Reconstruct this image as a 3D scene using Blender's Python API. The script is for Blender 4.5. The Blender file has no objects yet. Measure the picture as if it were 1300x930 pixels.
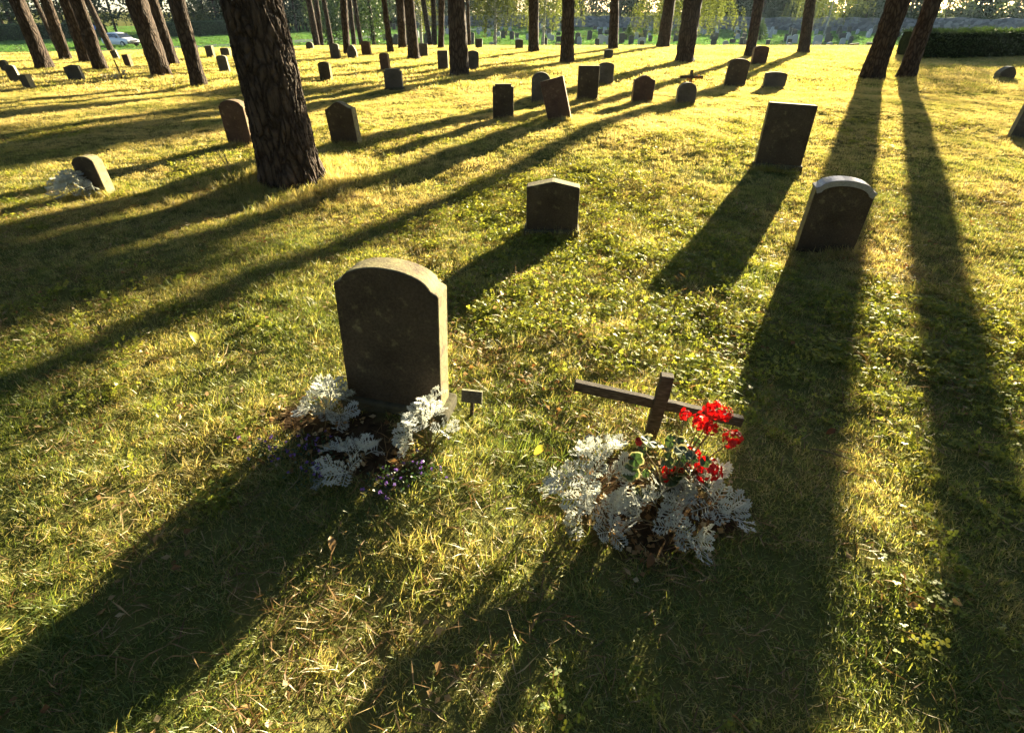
import bpy, bmesh, math, random
import numpy as np
from mathutils import Vector, Matrix, Quaternion

random.seed(7); rng = np.random.default_rng(7)
R = math.radians
SC = bpy.context.scene
COL = SC.collection

# ------------------------------------------------------------------ camera
F_PX = 680.0; PITCH = math.atan2(410.0, F_PX); EYE = 1.6
cam = bpy.data.cameras.new('camera'); cam_o = bpy.data.objects.new('camera', cam); COL.objects.link(cam_o)
cam_o.location = (0, 0, EYE); cam_o.rotation_euler = (math.pi/2 - PITCH, 0, 0)
cam.sensor_fit = 'HORIZONTAL'; cam.sensor_width = 36; cam.lens = 36*F_PX/1300
cam.shift_y = -45/1300; cam.clip_start = 0.05; cam.clip_end = 3000
SC.camera = cam_o

# ------------------------------------------------------------------ light
SUN_AZ = R(31.5); SUN_EL = R(11.0)
W = bpy.data.worlds.new('World'); SC.world = W; W.use_nodes = True
nt = W.node_tree; nt.nodes.clear()
sky = nt.nodes.new('ShaderNodeTexSky'); sky.sky_type = 'NISHITA'; sky.sun_disc = False
sky.sun_elevation = SUN_EL; sky.sun_rotation = SUN_AZ; sky.air_density = 0.7; sky.dust_density = 0.5
bg = nt.nodes.new('ShaderNodeBackground'); bg.inputs[1].default_value = 0.05
wo = nt.nodes.new('ShaderNodeOutputWorld')
nt.links.new(sky.outputs[0], bg.inputs[0]); nt.links.new(bg.outputs[0], wo.inputs[0])
sun = bpy.data.lights.new('sun', 'SUN'); sun.energy = 5.0; sun.angle = R(0.5); sun.color = (1.0, 0.86, 0.57)
sun_o = bpy.data.objects.new('sun', sun); COL.objects.link(sun_o)
sv = Vector((math.sin(SUN_AZ)*math.cos(SUN_EL), math.cos(SUN_AZ)*math.cos(SUN_EL), math.sin(SUN_EL)))
sun_o.rotation_euler = sv.to_track_quat('Z', 'Y').to_euler(); sun_o.location = sv*60
SC.view_settings.view_transform = 'Standard'; SC.view_settings.look = 'None'
SC.view_settings.exposure = 2.78; SC.view_settings.gamma = 1.0; SC.view_settings.use_curve_mapping = False
SC.cycles.max_bounces = 6; SC.cycles.diffuse_bounces = 3; SC.cycles.transmission_bounces = 4
SC.cycles.transparent_max_bounces = 4; SC.cycles.caustics_reflective = False; SC.cycles.caustics_refractive = False

# ------------------------------------------------------------------ terrain
def sstep(a, b, t):
    t = np.clip((t-a)/(b-a), 0, 1); return t*t*(3-2*t)
BUMPS = [(2.0, 8.2, .16, 2.2), (-0.62, 1.75, .03, .35), (0.72, 1.5, .04, .4), (5.5, 10.5, .08, 2.5), (-2.6, 6.0, .10, .75)]
def terr(x, y):
    x = np.asarray(x, float); y = np.asarray(y, float)
    y0 = 26 - 6*sstep(8, 25, -x)
    z = -2.2*sstep(y0, y0+36, y)
    near = 1 - sstep(15, 40, y)
    z = z + near*(.018*np.sin(3.1*x+.7)*np.sin(2.7*y+1.9*np.sin(1.3*x)) + .03*np.sin(.9*x+.4*y+1)*np.sin(.75*y-.5*x)
                  + .010*np.sin(6.1*x-2.2*y)*np.sin(5.3*y+2.6*x+1))
    for bx, by, h, r in BUMPS:
        z = z + h*np.exp(-((x-bx)**2+(y-by)**2)/(r*r))
    z = z + 1.2*sstep(150, 260, y)
    return z
def tz(x, y): return float(terr(x, y))
sp_, cp_ = math.sin(PITCH), math.cos(PITCH)
def ray(px, py):
    u = (px-650)/F_PX; v = (420-py)/F_PX
    return Vector((u, cp_+v*sp_, -sp_+v*cp_))
def pix(px, py, smax=400):
    """ground point seen at a photo pixel"""
    d = ray(px, py); s = np.concatenate([np.arange(.5, 30, .02), np.arange(30, smax, .1)])
    h = EYE + s*d.z - terr(s*d.x, s*d.y)
    k = np.argmax(h < 0)
    if not (h < 0).any(): k = len(s)-1
    t = s[k]; return Vector((t*d.x, t*d.y, tz(t*d.x, t*d.y)))
def at_y(px, py, Y):
    d = ray(px, py); t = Y/d.y; return Vector((t*d.x, Y, EYE+t*d.z))
def at_d(px, dist):
    """ground point under a photo column at a given depth along the view"""
    d = ray(px, 30); t = dist; return Vector((t*d.x, t*d.y, tz(t*d.x, t*d.y)))

# ------------------------------------------------------------------ helpers
def tag(o, label=None, cat=None, group=None, kind=None):
    if label: o['label'] = label
    if cat: o['category'] = cat
    if group: o['group'] = group
    if kind: o['kind'] = kind
    return o
def empty(name, loc, rot=(0, 0, 0)):
    o = bpy.data.objects.new(name, None); o.empty_display_size = .2; COL.objects.link(o)
    o.location = loc; o.rotation_euler = rot; return o
def link_mesh(name, me, mat=None, parent=None):
    if mat and not me.materials: me.materials.append(mat)
    o = bpy.data.objects.new(name, me); COL.objects.link(o)
    if parent: o.parent = parent
    return o
def mesh_from(name, V, F, smooth=False):
    me = bpy.data.meshes.new(name); me.from_pydata([tuple(v) for v in V], [], [tuple(int(i) for i in f) for f in F]); me.update()
    if smooth: me.polygons.foreach_set('use_smooth', [True]*len(me.polygons))
    return me
def np_mesh(name, V, Q, smooth=False):
    """fast mesh from an (n,3) vertex array and an (m,k) polygon array"""
    V = np.ascontiguousarray(V, np.float32); Q = np.ascontiguousarray(Q, np.int32); m, k = Q.shape
    me = bpy.data.meshes.new(name); me.vertices.add(len(V)); me.vertices.foreach_set('co', V.ravel())
    me.loops.add(m*k); me.loops.foreach_set('vertex_index', Q.ravel())
    me.polygons.add(m); me.polygons.foreach_set('loop_start', np.arange(0, m*k, k, dtype=np.int32))
    me.polygons.foreach_set('loop_total', np.full(m, k, np.int32))
    if smooth: me.polygons.foreach_set('use_smooth', np.ones(m, bool))
    me.update(calc_edges=True); me.validate(); return me
def rand_unit(n):
    v = rng.normal(size=(n, 3)); return v/np.linalg.norm(v, axis=1)[:, None]
def leaf_quads(C, size, asp=.6, jit=.4, up=0.0):
    """one small pointed leaf (a diamond) per centre"""
    n = len(C); a = rand_unit(n); b = rand_unit(n)
    if up: a[:, 2] += up; a /= np.linalg.norm(a, axis=1)[:, None]
    b -= (a*b).sum(1)[:, None]*a; b /= np.linalg.norm(b, axis=1)[:, None]
    s = (size*(1+jit*(rng.random(n)*2-1)))[:, None]
    V = np.stack([C-a*s*.5, C+b*s*asp*.5-a*s*.05, C+a*s*.5, C-b*s*asp*.5-a*s*.05], 1).reshape(-1, 3)
    return V, np.arange(4*n).reshape(n, 4)
def copy_tree(o, parent=None):
    c = o.copy(); COL.objects.link(c)
    if parent: c.parent = parent
    for ch in list(o.children): copy_tree(ch, c)
    return c

class MB:
    def __init__(s): s.V = []; s.F = []
    def add(s, V, F):
        k = len(s.V); s.V += [tuple(v) for v in V]; s.F += [tuple(i+k for i in f) for f in F]
    def box(s, lo, hi, M=None):
        x0, y0, z0 = lo; x1, y1, z1 = hi
        V = [Vector(p) for p in ((x0,y0,z0),(x1,y0,z0),(x1,y1,z0),(x0,y1,z0),(x0,y0,z1),(x1,y0,z1),(x1,y1,z1),(x0,y1,z1))]
        if M: V = [M @ v for v in V]
        s.add(V, [(0,3,2,1),(4,5,6,7),(0,1,5,4),(1,2,6,5),(2,3,7,6),(3,0,4,7)])
    def tube(s, pts, rads, n=8, cap=True):
        pts = [Vector(p) for p in pts]; base = len(s.V); a0 = Vector((1, 0, 0))
        for i, p in enumerate(pts):
            t = (pts[min(i+1, len(pts)-1)]-pts[max(i-1, 0)]).normalized()
            a = a0 - t*a0.dot(t)
            if a.length < 1e-3: a = Vector((0, 1, 0)) - t*t.y
            a.normalize(); b = t.cross(a); a0 = a
            for k in range(n):
                th = 2*math.pi*k/n; s.V.append(tuple(p + (a*math.cos(th)+b*math.sin(th))*rads[i]))
        for i in range(len(pts)-1):
            for k in range(n):
                s.F.append((base+i*n+k, base+i*n+(k+1) % n, base+(i+1)*n+(k+1) % n, base+(i+1)*n+k))
        if cap:
            s.F.append(tuple(base+k for k in range(n))[::-1]); e = base+(len(pts)-1)*n; s.F.append(tuple(e+k for k in range(n)))
    def build(s, name, mat, parent=None, smooth=False, bevel=0, seg=2):
        me = mesh_from(name, s.V, s.F, smooth)
        if bevel:
            bm = bmesh.new(); bm.from_mesh(me)
            ed = [e for e in bm.edges if len(e.link_faces) == 2 and e.calc_face_angle(0) > .6]
            bmesh.ops.bevel(bm, geom=ed, offset=bevel, segments=seg, affect='EDGES', profile=.5, clamp_overlap=True)
            bm.to_mesh(me); bm.free()
        return link_mesh(name, me, mat, parent)

# ------------------------------------------------------------------ materials
def mat_new(name):
    m = bpy.data.materials.new(name); m.use_nodes = True; n = m.node_tree; n.nodes.clear()
    out = n.nodes.new('ShaderNodeOutputMaterial'); return m, n, out
def N(n, t, **kw):
    x = n.nodes.new(t)
    for k, v in kw.items():
        if k.startswith('i_'):
            key = k[2:]; key = int(key) if key.isdigit() else key
            x.inputs[key].default_value = v
        else: setattr(x, k, v)
    return x
def ramp(n, stops, fac=None):
    r = n.nodes.new('ShaderNodeValToRGB'); e = r.color_ramp.elements
    while len(e) > 1: e.remove(e[-1])
    e[0].position = stops[0][0]; e[0].color = (*stops[0][1], 1)
    for p, c in stops[1:]:
        k = e.new(p); k.color = (*c, 1)
    if fac is not None: n.links.new(fac, r.inputs[0])
    return r
def noise(n, scale, detail=4, coord='Object', rough=.55, scl=None):
    tc = N(n, 'ShaderNodeTexCoord'); src = tc.outputs[coord]
    if scl:
        mp = N(n, 'ShaderNodeMapping'); mp.inputs['Scale'].default_value = scl; n.links.new(src, mp.inputs[0]); src = mp.outputs[0]
    x = N(n, 'ShaderNodeTexNoise', i_Scale=scale, i_Detail=detail, i_Roughness=rough); n.links.new(src, x.inputs['Vector']); return x
def math_n(n, op, a, b=None):
    m = N(n, 'ShaderNodeMath', operation=op)
    for i, v in enumerate((a, b)):
        if v is None: continue
        if isinstance(v, (int, float)): m.inputs[i].default_value = v
        else: n.links.new(v, m.inputs[i])
    return m.outputs[0]
def surf_mat(name, stops, scale=8, rough=.85, bump=.3, bscale=None, scl=None, coord='Object', spec=.25, metal=0, detail=5, dist=.01):
    m, n, out = mat_new(name); nz = noise(n, scale, detail, coord, scl=scl); rp = ramp(n, stops, nz.outputs[0])
    b = N(n, 'ShaderNodeBsdfPrincipled', i_Roughness=rough, i_Metallic=metal); b.inputs['Specular IOR Level'].default_value = spec
    n.links.new(rp.outputs[0], b.inputs['Base Color'])
    if bump:
        bz = noise(n, bscale or scale*4, 6, coord, scl=scl); bp = N(n, 'ShaderNodeBump', i_Strength=bump, i_Distance=dist)
        n.links.new(bz.outputs[0], bp.inputs['Height']); n.links.new(bp.outputs[0], b.inputs['Normal'])
    n.links.new(b.outputs[0], out.inputs[0]); return m
def leaf_mat(name, stops, patch=1.2, trans=.5, gloss=.08, pw=.45, attr='tone', dry=None, trc=None):
    """leaf/blade: colour from a per-leaf tone plus a broad patch noise; diffuse + translucent + a little gloss"""
    m, n, out = mat_new(name)
    at = N(n, 'ShaderNodeAttribute', attribute_name=attr); oi = N(n, 'ShaderNodeObjectInfo')
    g = N(n, 'ShaderNodeNewGeometry'); nz = N(n, 'ShaderNodeTexNoise', i_Scale=patch, i_Detail=4.0); n.links.new(g.outputs['Position'], nz.inputs['Vector'])
    pn = math_n(n, 'MULTIPLY', math_n(n, 'SUBTRACT', nz.outputs[0], .5), pw*4)
    f = math_n(n, 'ADD', math_n(n, 'ADD', math_n(n, 'MULTIPLY', at.outputs['Fac'], .7), math_n(n, 'MULTIPLY', oi.outputs['Random'], .3)), pn)
    if dry:   # brightness painted into the colour: paler straw mid-lawn, darker green near the camera
        sx = N(n, 'ShaderNodeSeparateXYZ'); n.links.new(g.outputs['Position'], sx.inputs[0]); mr = N(n, 'ShaderNodeMapRange'); n.links.new(sx.outputs[1], mr.inputs[0])
        for k, v in zip((1, 2, 3, 4), dry): mr.inputs[k].default_value = v
        f = math_n(n, 'ADD', f, mr.outputs[0])
    rp = ramp(n, stops, f)
    d = N(n, 'ShaderNodeBsdfDiffuse'); t = N(n, 'ShaderNodeBsdfTranslucent'); gl = N(n, 'ShaderNodeBsdfGlossy', i_Roughness=.42)
    n.links.new(rp.outputs[0], d.inputs[0])
    mx = N(n, 'ShaderNodeMix', data_type='RGBA', blend_type='MULTIPLY'); mx.inputs[0].default_value = 1
    n.links.new(rp.outputs[0], mx.inputs[6]); mx.inputs[7].default_value = (*(trc or (1.5, 1.35, .8)), 1)
    n.links.new(mx.outputs[2], t.inputs[0])
    a = N(n, 'ShaderNodeMixShader'); a.inputs[0].default_value = trans; n.links.new(d.outputs[0], a.inputs[1]); n.links.new(t.outputs[0], a.inputs[2])
    gl.inputs[0].default_value = (.9, .9, .8, 1)
    b = N(n, 'ShaderNodeMixShader'); b.inputs[0].default_value = gloss; n.links.new(a.outputs[0], b.inputs[1]); n.links.new(gl.outputs[0], b.inputs[2])
    n.links.new(b.outputs[0], out.inputs[0]); return m
M = {}
M['grass'] = leaf_mat('grass_blades', [(0, (.66, .56, .30)), (.33, (.52, .45, .19)), (.52, (.37, .37, .11)), (.75, (.21, .27, .06)), (1, (.12, .185, .036))], patch=.9, trans=.55, gloss=.04, pw=.38, dry=(1.8, 8.0, .15, -.22))  # blade colour brightened mid-lawn in place of stronger sunlight, darker up close
M['field_grass'] = leaf_mat('green_field_grass', [(0, (.16, .27, .07)), (.5, (.12, .23, .06)), (1, (.08, .17, .05))], patch=.2, trans=.5, gloss=.03, pw=.2, trc=(1.2, 1.35, .9))
M['clover'] = leaf_mat('clover_leaves', [(0, (.40, .38, .08)), (.5, (.26, .30, .05)), (1, (.13, .18, .03))], patch=1.5, trans=.5, gloss=.025, pw=.2, dry=(2.2, 8.5, .10, -.15))  # same painted brightening with distance for the clover
M['needle'] = leaf_mat('dry_needles', [(0, (.13, .07, .03)), (.5, (.30, .19, .08)), (1, (.46, .36, .18))], patch=2, trans=.3, gloss=.04, pw=.15, trc=(1.2, 1.0, .7))
M['dead'] = leaf_mat('dead_leaves', [(0, (.16, .07, .025)), (.5, (.40, .25, .10)), (1, (.60, .52, .34))], patch=2, trans=.35, gloss=.02, pw=.15, trc=(1.2, 1.0, .7))
M['pine'] = leaf_mat('pine_needles', [(0, (.035, .055, .02)), (1, (.07, .10, .035))], patch=.4, trans=.3, gloss=.03, pw=.2)
M['birch_leaf'] = leaf_mat('birch_leaves', [(0, (.07, .095, .02)), (.6, (.13, .15, .03)), (1, (.22, .20, .04))], patch=.4, trans=.6, gloss=.04, pw=.2)
M['wood_leaf'] = leaf_mat('far_wood_leaves', [(0, (.03, .05, .022)), (.6, (.055, .08, .03)), (1, (.09, .11, .03))], patch=.12, trans=.4, gloss=.03, pw=.25)
M['hedge_leaf'] = leaf_mat('hedge_leaves', [(0, (.04, .075, .022)), (1, (.09, .15, .04))], patch=1, trans=.35, gloss=.05, pw=.2)
M['silver'] = leaf_mat('silver_leaves', [(0, (.34, .38, .36)), (.5, (.58, .61, .59)), (1, (.76, .78, .75))], patch=6, trans=.35, gloss=.03, pw=.1, trc=(1.1, 1.05, .9))
M['ger_leaf'] = leaf_mat('geranium_leaves', [(0, (.03, .065, .022)), (1, (.075, .13, .045))], patch=6, trans=.4, gloss=.06, pw=.1)
M['ger_edge'] = leaf_mat('cream_leaf_margin', [(0, (.38, .38, .20)), (1, (.55, .52, .33))], patch=6, trans=.4, gloss=.05, pw=.1, trc=(1.1, 1, .7))
M['red'] = leaf_mat('red_petals', [(0, (.36, .004, .006)), (1, (.62, .012, .01))], patch=9, trans=.4, gloss=.04, pw=.1, trc=(1.2, .8, .8))
M['purple'] = leaf_mat('purple_petals', [(0, (.20, .11, .40)), (1, (.40, .26, .60))], patch=9, trans=.4, gloss=.03, pw=.1, trc=(1.1, 1, 1.1))
M['stem'] = surf_mat('plant_stem', [(.3, (.14, .12, .05)), (.7, (.24, .17, .08))], 30, .8, 0)
M['orange'] = leaf_mat('orange_petals', [(0, (.55, .22, .03)), (1, (.75, .5, .06))], patch=9, trans=.4, gloss=.03, pw=.1, trc=(1.1, 1, .8))
M['pale_petal'] = leaf_mat('pale_petals', [(0, (.7, .62, .4)), (1, (.8, .78, .7))], patch=9, trans=.4, gloss=.03, pw=.1, trc=(1.1, 1, .9))

def stone_mat(name, a, b, lichen):
    m, n, out = mat_new(name)
    big = noise(n, 5, 6); fine = noise(n, 90, 5, rough=.7); rp = ramp(n, [(.3, a), (.7, b)], big.outputs[0])
    sp = ramp(n, [(.42, (.72, .72, .72)), (.6, (1.08, 1.08, 1.08))], fine.outputs[0])
    mx = N(n, 'ShaderNodeMix', data_type='RGBA', blend_type='MULTIPLY'); mx.inputs[0].default_value = 1
    n.links.new(rp.outputs[0], mx.inputs[6]); n.links.new(sp.outputs[0], mx.inputs[7])
    # lichen patches with a shape of their own, mostly on the weathered top
    ln = noise(n, 14, 7, rough=.7); tc = N(n, 'ShaderNodeTexCoord'); sx = N(n, 'ShaderNodeSeparateXYZ'); n.links.new(tc.outputs['Object'], sx.inputs[0])
    f = math_n(n, 'ADD', ln.outputs[0], math_n(n, 'MULTIPLY', sx.outputs[2], .10))
    lr = ramp(n, [(.60, (0, 0, 0)), (.80, (.75, .75, .75))], f)
    m2 = N(n, 'ShaderNodeMix', data_type='RGBA'); n.links.new(lr.outputs[0], m2.inputs[0]); n.links.new(mx.outputs[2], m2.inputs[6]); m2.inputs[7].default_value = (*lichen, 1)
    # sides and top: lichen tint, lightened to paint sunlight into the edges; faces stay dark
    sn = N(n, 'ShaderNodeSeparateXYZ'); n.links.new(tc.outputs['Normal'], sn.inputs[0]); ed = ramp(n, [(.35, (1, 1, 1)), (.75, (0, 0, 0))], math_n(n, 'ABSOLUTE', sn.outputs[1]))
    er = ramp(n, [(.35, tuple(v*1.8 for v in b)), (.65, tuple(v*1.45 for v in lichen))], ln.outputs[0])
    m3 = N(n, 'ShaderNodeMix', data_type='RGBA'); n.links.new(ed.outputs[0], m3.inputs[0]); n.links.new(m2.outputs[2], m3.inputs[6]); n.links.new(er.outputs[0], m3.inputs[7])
    p = N(n, 'ShaderNodeBsdfPrincipled', i_Roughness=.9); p.inputs['Specular IOR Level'].default_value = .2
    n.links.new(m3.outputs[2], p.inputs['Base Color'])
    bp = N(n, 'ShaderNodeBump', i_Strength=.55, i_Distance=.006); hb = math_n(n, 'ADD', fine.outputs[0], ln.outputs[0])
    n.links.new(hb, bp.inputs['Height']); n.links.new(bp.outputs[0], p.inputs['Normal']); n.links.new(p.outputs[0], out.inputs[0]); return m
M['stone_brown'] = stone_mat('brown_sandstone', (.055, .042, .028), (.105, .08, .055), (.30, .27, .13))
M['stone_grey'] = stone_mat('grey_granite', (.075, .068, .058), (.13, .12, .105), (.28, .27, .16))
M['stone_red'] = stone_mat('red_granite', (.08, .048, .036), (.14, .085, .063), (.29, .24, .14))
M['stone_dark'] = stone_mat('dark_granite', (.07, .065, .06), (.13, .12, .11), (.20, .20, .13))
M['stone_pale'] = stone_mat('pale_granite', (.36, .38, .39), (.48, .50, .50), (.36, .37, .30))
M['yellow_leaf'] = leaf_mat('yellow_leaf', [(0, (.42, .40, .06)), (1, (.6, .55, .10))], patch=20, trans=.5, gloss=.04, pw=.1)
M['straw'] = surf_mat('dry_straw', [(.3, (.38, .28, .13)), (.7, (.5, .4, .2))], 20, .9, 0)
M['plinth'] = surf_mat('mossy_plinth_stone', [(.3, (.05, .045, .03)), (.6, (.10, .09, .055)), (.75, (.14, .15, .07))], 14, .95, .6, 60, dist=.006)
M['hedge_core'] = surf_mat('hedge_core', [(.3, (.012, .018, .008)), (.7, (.03, .045, .015))], 8, 1, .5, 20)
M['sky_sheen'] = surf_mat('sky_sheen_stone', [(.3, (.20, .20, .21)), (.7, (.34, .34, .36))], 60, .3, .15, 60, spec=.6, dist=.002)  # pale glossy tone standing in for sky reflected on a stone top
M['wood'] = surf_mat('weathered_wood', [(.3, (.035, .026, .02)), (.55, (.09, .07, .05)), (.75, (.16, .135, .105))], 12, .85, .7, 40, (1, 12, 12), dist=.004)
M['asphalt'] = surf_mat('asphalt', [(.3, (.07, .072, .08)), (.7, (.11, .112, .12))], 1.5, .7, .2, 30)
M['wall'] = None
M['metal'] = surf_mat('galvanised_metal', [(.3, (.35, .36, .37)), (.7, (.5, .5, .5))], 6, .5, 0, metal=.4)
M['paint'] = surf_mat('white_car_paint', [(.3, (.72, .73, .74)), (.7, (.78, .78, .78))], 2, .25, 0, spec=.6)
M['glass'] = surf_mat('car_glass', [(.3, (.02, .025, .03)), (.7, (.04, .045, .05))], 2, .08, 0, spec=.8)
M['rubber'] = surf_mat('tyre_rubber', [(.3, (.015, .015, .015)), (.7, (.03, .03, .03))], 20, .9, .2)
M['chrome'] = surf_mat('bright_metal', [(.3, (.5, .5, .5)), (.7, (.65, .65, .65))], 10, .3, 0, metal=.9)
M['lens'] = surf_mat('lamp_lens', [(.3, (.6, .6, .55)), (.7, (.75, .75, .7))], 10, .15, 0, spec=.8)
M['blue'] = surf_mat('blue_sign_paint', [(.3, (.03, .12, .5)), (.7, (.04, .15, .55))], 10, .4, 0)

def bark_mat(name, dark, mid, light, bump=1.0):
    m, n, out = mat_new(name)
    tc = N(n, 'ShaderNodeTexCoord'); mp = N(n, 'ShaderNodeMapping'); mp.inputs['Scale'].default_value = (1, 1, .32); n.links.new(tc.outputs['Object'], mp.inputs[0])
    wn = N(n, 'ShaderNodeTexNoise', i_Scale=6.0, i_Detail=3.0); n.links.new(mp.outputs[0], wn.inputs['Vector'])
    ad = N(n, 'ShaderNodeMix', data_type='RGBA', blend_type='LINEAR_LIGHT'); ad.inputs[0].default_value = .06
    n.links.new(mp.outputs[0], ad.inputs[6]); n.links.new(wn.outputs['Color'], ad.inputs[7])
    vo = N(n, 'ShaderNodeTexVoronoi', feature='DISTANCE_TO_EDGE', i_Scale=14.0); n.links.new(ad.outputs[2], vo.inputs['Vector'])
    fn = N(n, 'ShaderNodeTexNoise', i_Scale=40.0, i_Detail=5.0); n.links.new(tc.outputs['Object'], fn.inputs['Vector'])
    h = math_n(n, 'ADD', math_n(n, 'MINIMUM', vo.outputs['Distance'], .25), math_n(n, 'MULTIPLY', fn.outputs[0], .15))
    rp = ramp(n, [(.05, dark), (.16, mid), (.34, light)], h)
    b = N(n, 'ShaderNodeBsdfPrincipled', i_Roughness=.9); b.inputs['Specular IOR Level'].default_value = .15
    n.links.new(rp.outputs[0], b.inputs['Base Color'])
    bp = N(n, 'ShaderNodeBump', i_Strength=bump, i_Distance=.06); n.links.new(h, bp.inputs['Height']); n.links.new(bp.outputs[0], b.inputs['Normal'])
    n.links.new(b.outputs[0], out.inputs[0]); return m
M['bark'] = bark_mat('pine_bark', (.022, .016, .012), (.05, .036, .028), (.10, .072, .055))
M['bark_birch'] = surf_mat('birch_bark', [(.35, (.10, .09, .08)), (.5, (.45, .43, .40)), (.7, (.6, .58, .55))], 4, .8, .2, 10, (1, 1, 4))

# ------------------------------------------------------------------ ground
BEDS = [pix(458, 572), pix(380, 535), pix(808, 640), pix(905, 655)]
BED_R = [.24, .14, .24, .12]
TREES_XY = []; STONES_XY = []
def soil_amt(x, y):
    s = np.zeros_like(x)
    for p, r in zip(BEDS, BED_R):
        d = np.hypot(x-p.x, (y-p.y))/r + .25*np.sin(9*x+3*y)*np.sin(11*y-2*x)
        s = np.maximum(s, 1-sstep(.75, 1.15, d))
    return s
def warp(n, a, k): t = np.linspace(-1, 1, n); return a*np.sinh(k*t)/math.sinh(k)
gx = warp(300, 420, 6.2); gy = warp(420, 420, 6.2) + 3
X, Y = np.meshgrid(gx, gy); Z = terr(X, Y)
V = np.stack([X, Y, Z], -1).reshape(-1, 3); nx, ny = len(gx), len(gy)
I = np.arange(nx*ny).reshape(ny, nx); Q = np.stack([I[:-1, :-1], I[:-1, 1:], I[1:, 1:], I[1:, :-1]], -1).reshape(-1, 4)
gme = np_mesh('lawn', V, Q, True)
sa = gme.attributes.new('soil', 'FLOAT', 'POINT'); sa.data.foreach_set('value', soil_amt(V[:, 0], V[:, 1]).astype(np.float32))
m, n, out = mat_new('lawn_ground')
g = N(n, 'ShaderNodeNewGeometry')
def gn(scale, d=6):
    x = N(n, 'ShaderNodeTexNoise', i_Scale=scale, i_Detail=float(d), i_Roughness=.6); n.links.new(g.outputs['Position'], x.inputs['Vector']); return x.outputs[0]
r1 = ramp(n, [(.3, (.19, .16, .06)), (.5, (.15, .15, .045)), (.7, (.09, .115, .03))], math_n(n, 'ADD', math_n(n, 'MULTIPLY', gn(.5), .6), math_n(n, 'MULTIPLY', gn(9), .4)))
r2 = ramp(n, [(.3, (.03, .02, .012)), (.7, (.09, .06, .035))], gn(25))
at = N(n, 'ShaderNodeAttribute', attribute_name='soil'); mx = N(n, 'ShaderNodeMix', data_type='RGBA')
n.links.new(at.outputs['Fac'], mx.inputs[0]); n.links.new(r1.outputs[0], mx.inputs[6]); n.links.new(r2.outputs[0], mx.inputs[7])
b = N(n, 'ShaderNodeBsdfPrincipled', i_Roughness=1.0); b.inputs['Specular IOR Level'].default_value = 0; n.links.new(mx.outputs[2], b.inputs['Base Color'])
bp = N(n, 'ShaderNodeBump', i_Strength=.8, i_Distance=.03); n.links.new(math_n(n, 'ADD', gn(30), math_n(n, 'MULTIPLY', gn(4), .8)), bp.inputs['Height']); n.links.new(bp.outputs[0], b.inputs['Normal'])
n.links.new(b.outputs[0], out.inputs[0])
tag(link_mesh('lawn', gme, m), kind='structure')

# road running away on the left
rc = [(-78, 30), (-58, 42), (-45, 53), (-35, 68), (-24, 86), (-14, 106), (-6, 128), (2, 160)]
rv = []
for i in range(len(rc)-1):
    for k in range(12): rv.append((np.array(rc[i])*(1-k/12)+np.array(rc[i+1])*k/12))
for _ in range(6): rv = [rv[0]]+[(rv[i-1]+2*rv[i]+rv[i+1])/4 for i in range(1, len(rv)-1)]+[rv[-1]]
rV = []; rF = []
for i, p in enumerate(rv):
    t = rv[min(i+1, len(rv)-1)]-rv[max(i-1, 0)]; t = t/np.linalg.norm(t); nn = np.array((-t[1], t[0]))
    for k in range(7):
        q = p + nn*(k-3)*.95; rV.append((q[0], q[1], tz(*q)+.06))
for i in range(len(rv)-1):
    for k in range(6): a = i*7+k; rF.append((a, a+1, a+8, a+7))
tag(link_mesh('road', mesh_from('road', rV, rF, True), M['asphalt']), kind='structure')

# ------------------------------------------------------------------ gravestones
def outline(style, w, h):
    a = w/2
    if style == 'flat': return [(-a, 0), (a, 0), (a, h), (-a, h)]
    if style == 'slant': return [(-a, 0), (a, 0), (a, h*.985), (-a, h)]
    if style == 'gable': return [(-a, 0), (a, 0), (a, h*.90), (a*.05, h), (-a*.05, h), (-a, h*.90)]
    if style == 'notch': c = w*.11; return [(-a, 0), (a, 0), (a, h-c), (a-c, h-c), (a-c, h), (-a+c, h), (-a+c, h-c), (-a, h-c)]
    P = [(-a, 0), (a, 0)]
    if style == 'arch':       # shoulders and a low arch between them
        s = a*.86; hs = h*.875
        P += [(a, hs)] + [(s*math.cos(t)*1.0, hs+.012*w+(h-hs)*math.sin(t)) for t in np.linspace(.12, math.pi-.12, 19)] + [(-a, hs)]
    elif style == 'segment':  # plain low arch
        hs = h*.86; P += [(a*math.cos(t), hs+(h-hs)*math.sin(t)) for t in np.linspace(0, math.pi, 19)]
    elif style == 'round':
        hs = h-a*.8; P += [(a*math.cos(t), hs+a*.8*math.sin(t)) for t in np.linspace(0, math.pi, 19)]
    elif style == 'ogee':
        hs = h*.84; P += [(a, hs)]
        for t in np.linspace(0, 1, 9)[1:]: P.append((a*(1-t), hs+(h-hs)*(t*t*(3-2*t))))
        P += [(-x, z) for x, z in P[-2:2:-1]] + [(-a, hs)]
    elif style == 'boulder':
        P = [(-a, 0), (a*.9, 0)] + [(a*.98*math.cos(t)**1*(1+.06*math.sin(5*t)), h*.25+h*.75*math.sin(t)*(1-.06*math.cos(3*t))) for t in np.linspace(.0, math.pi, 15)]
    return P
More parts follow.
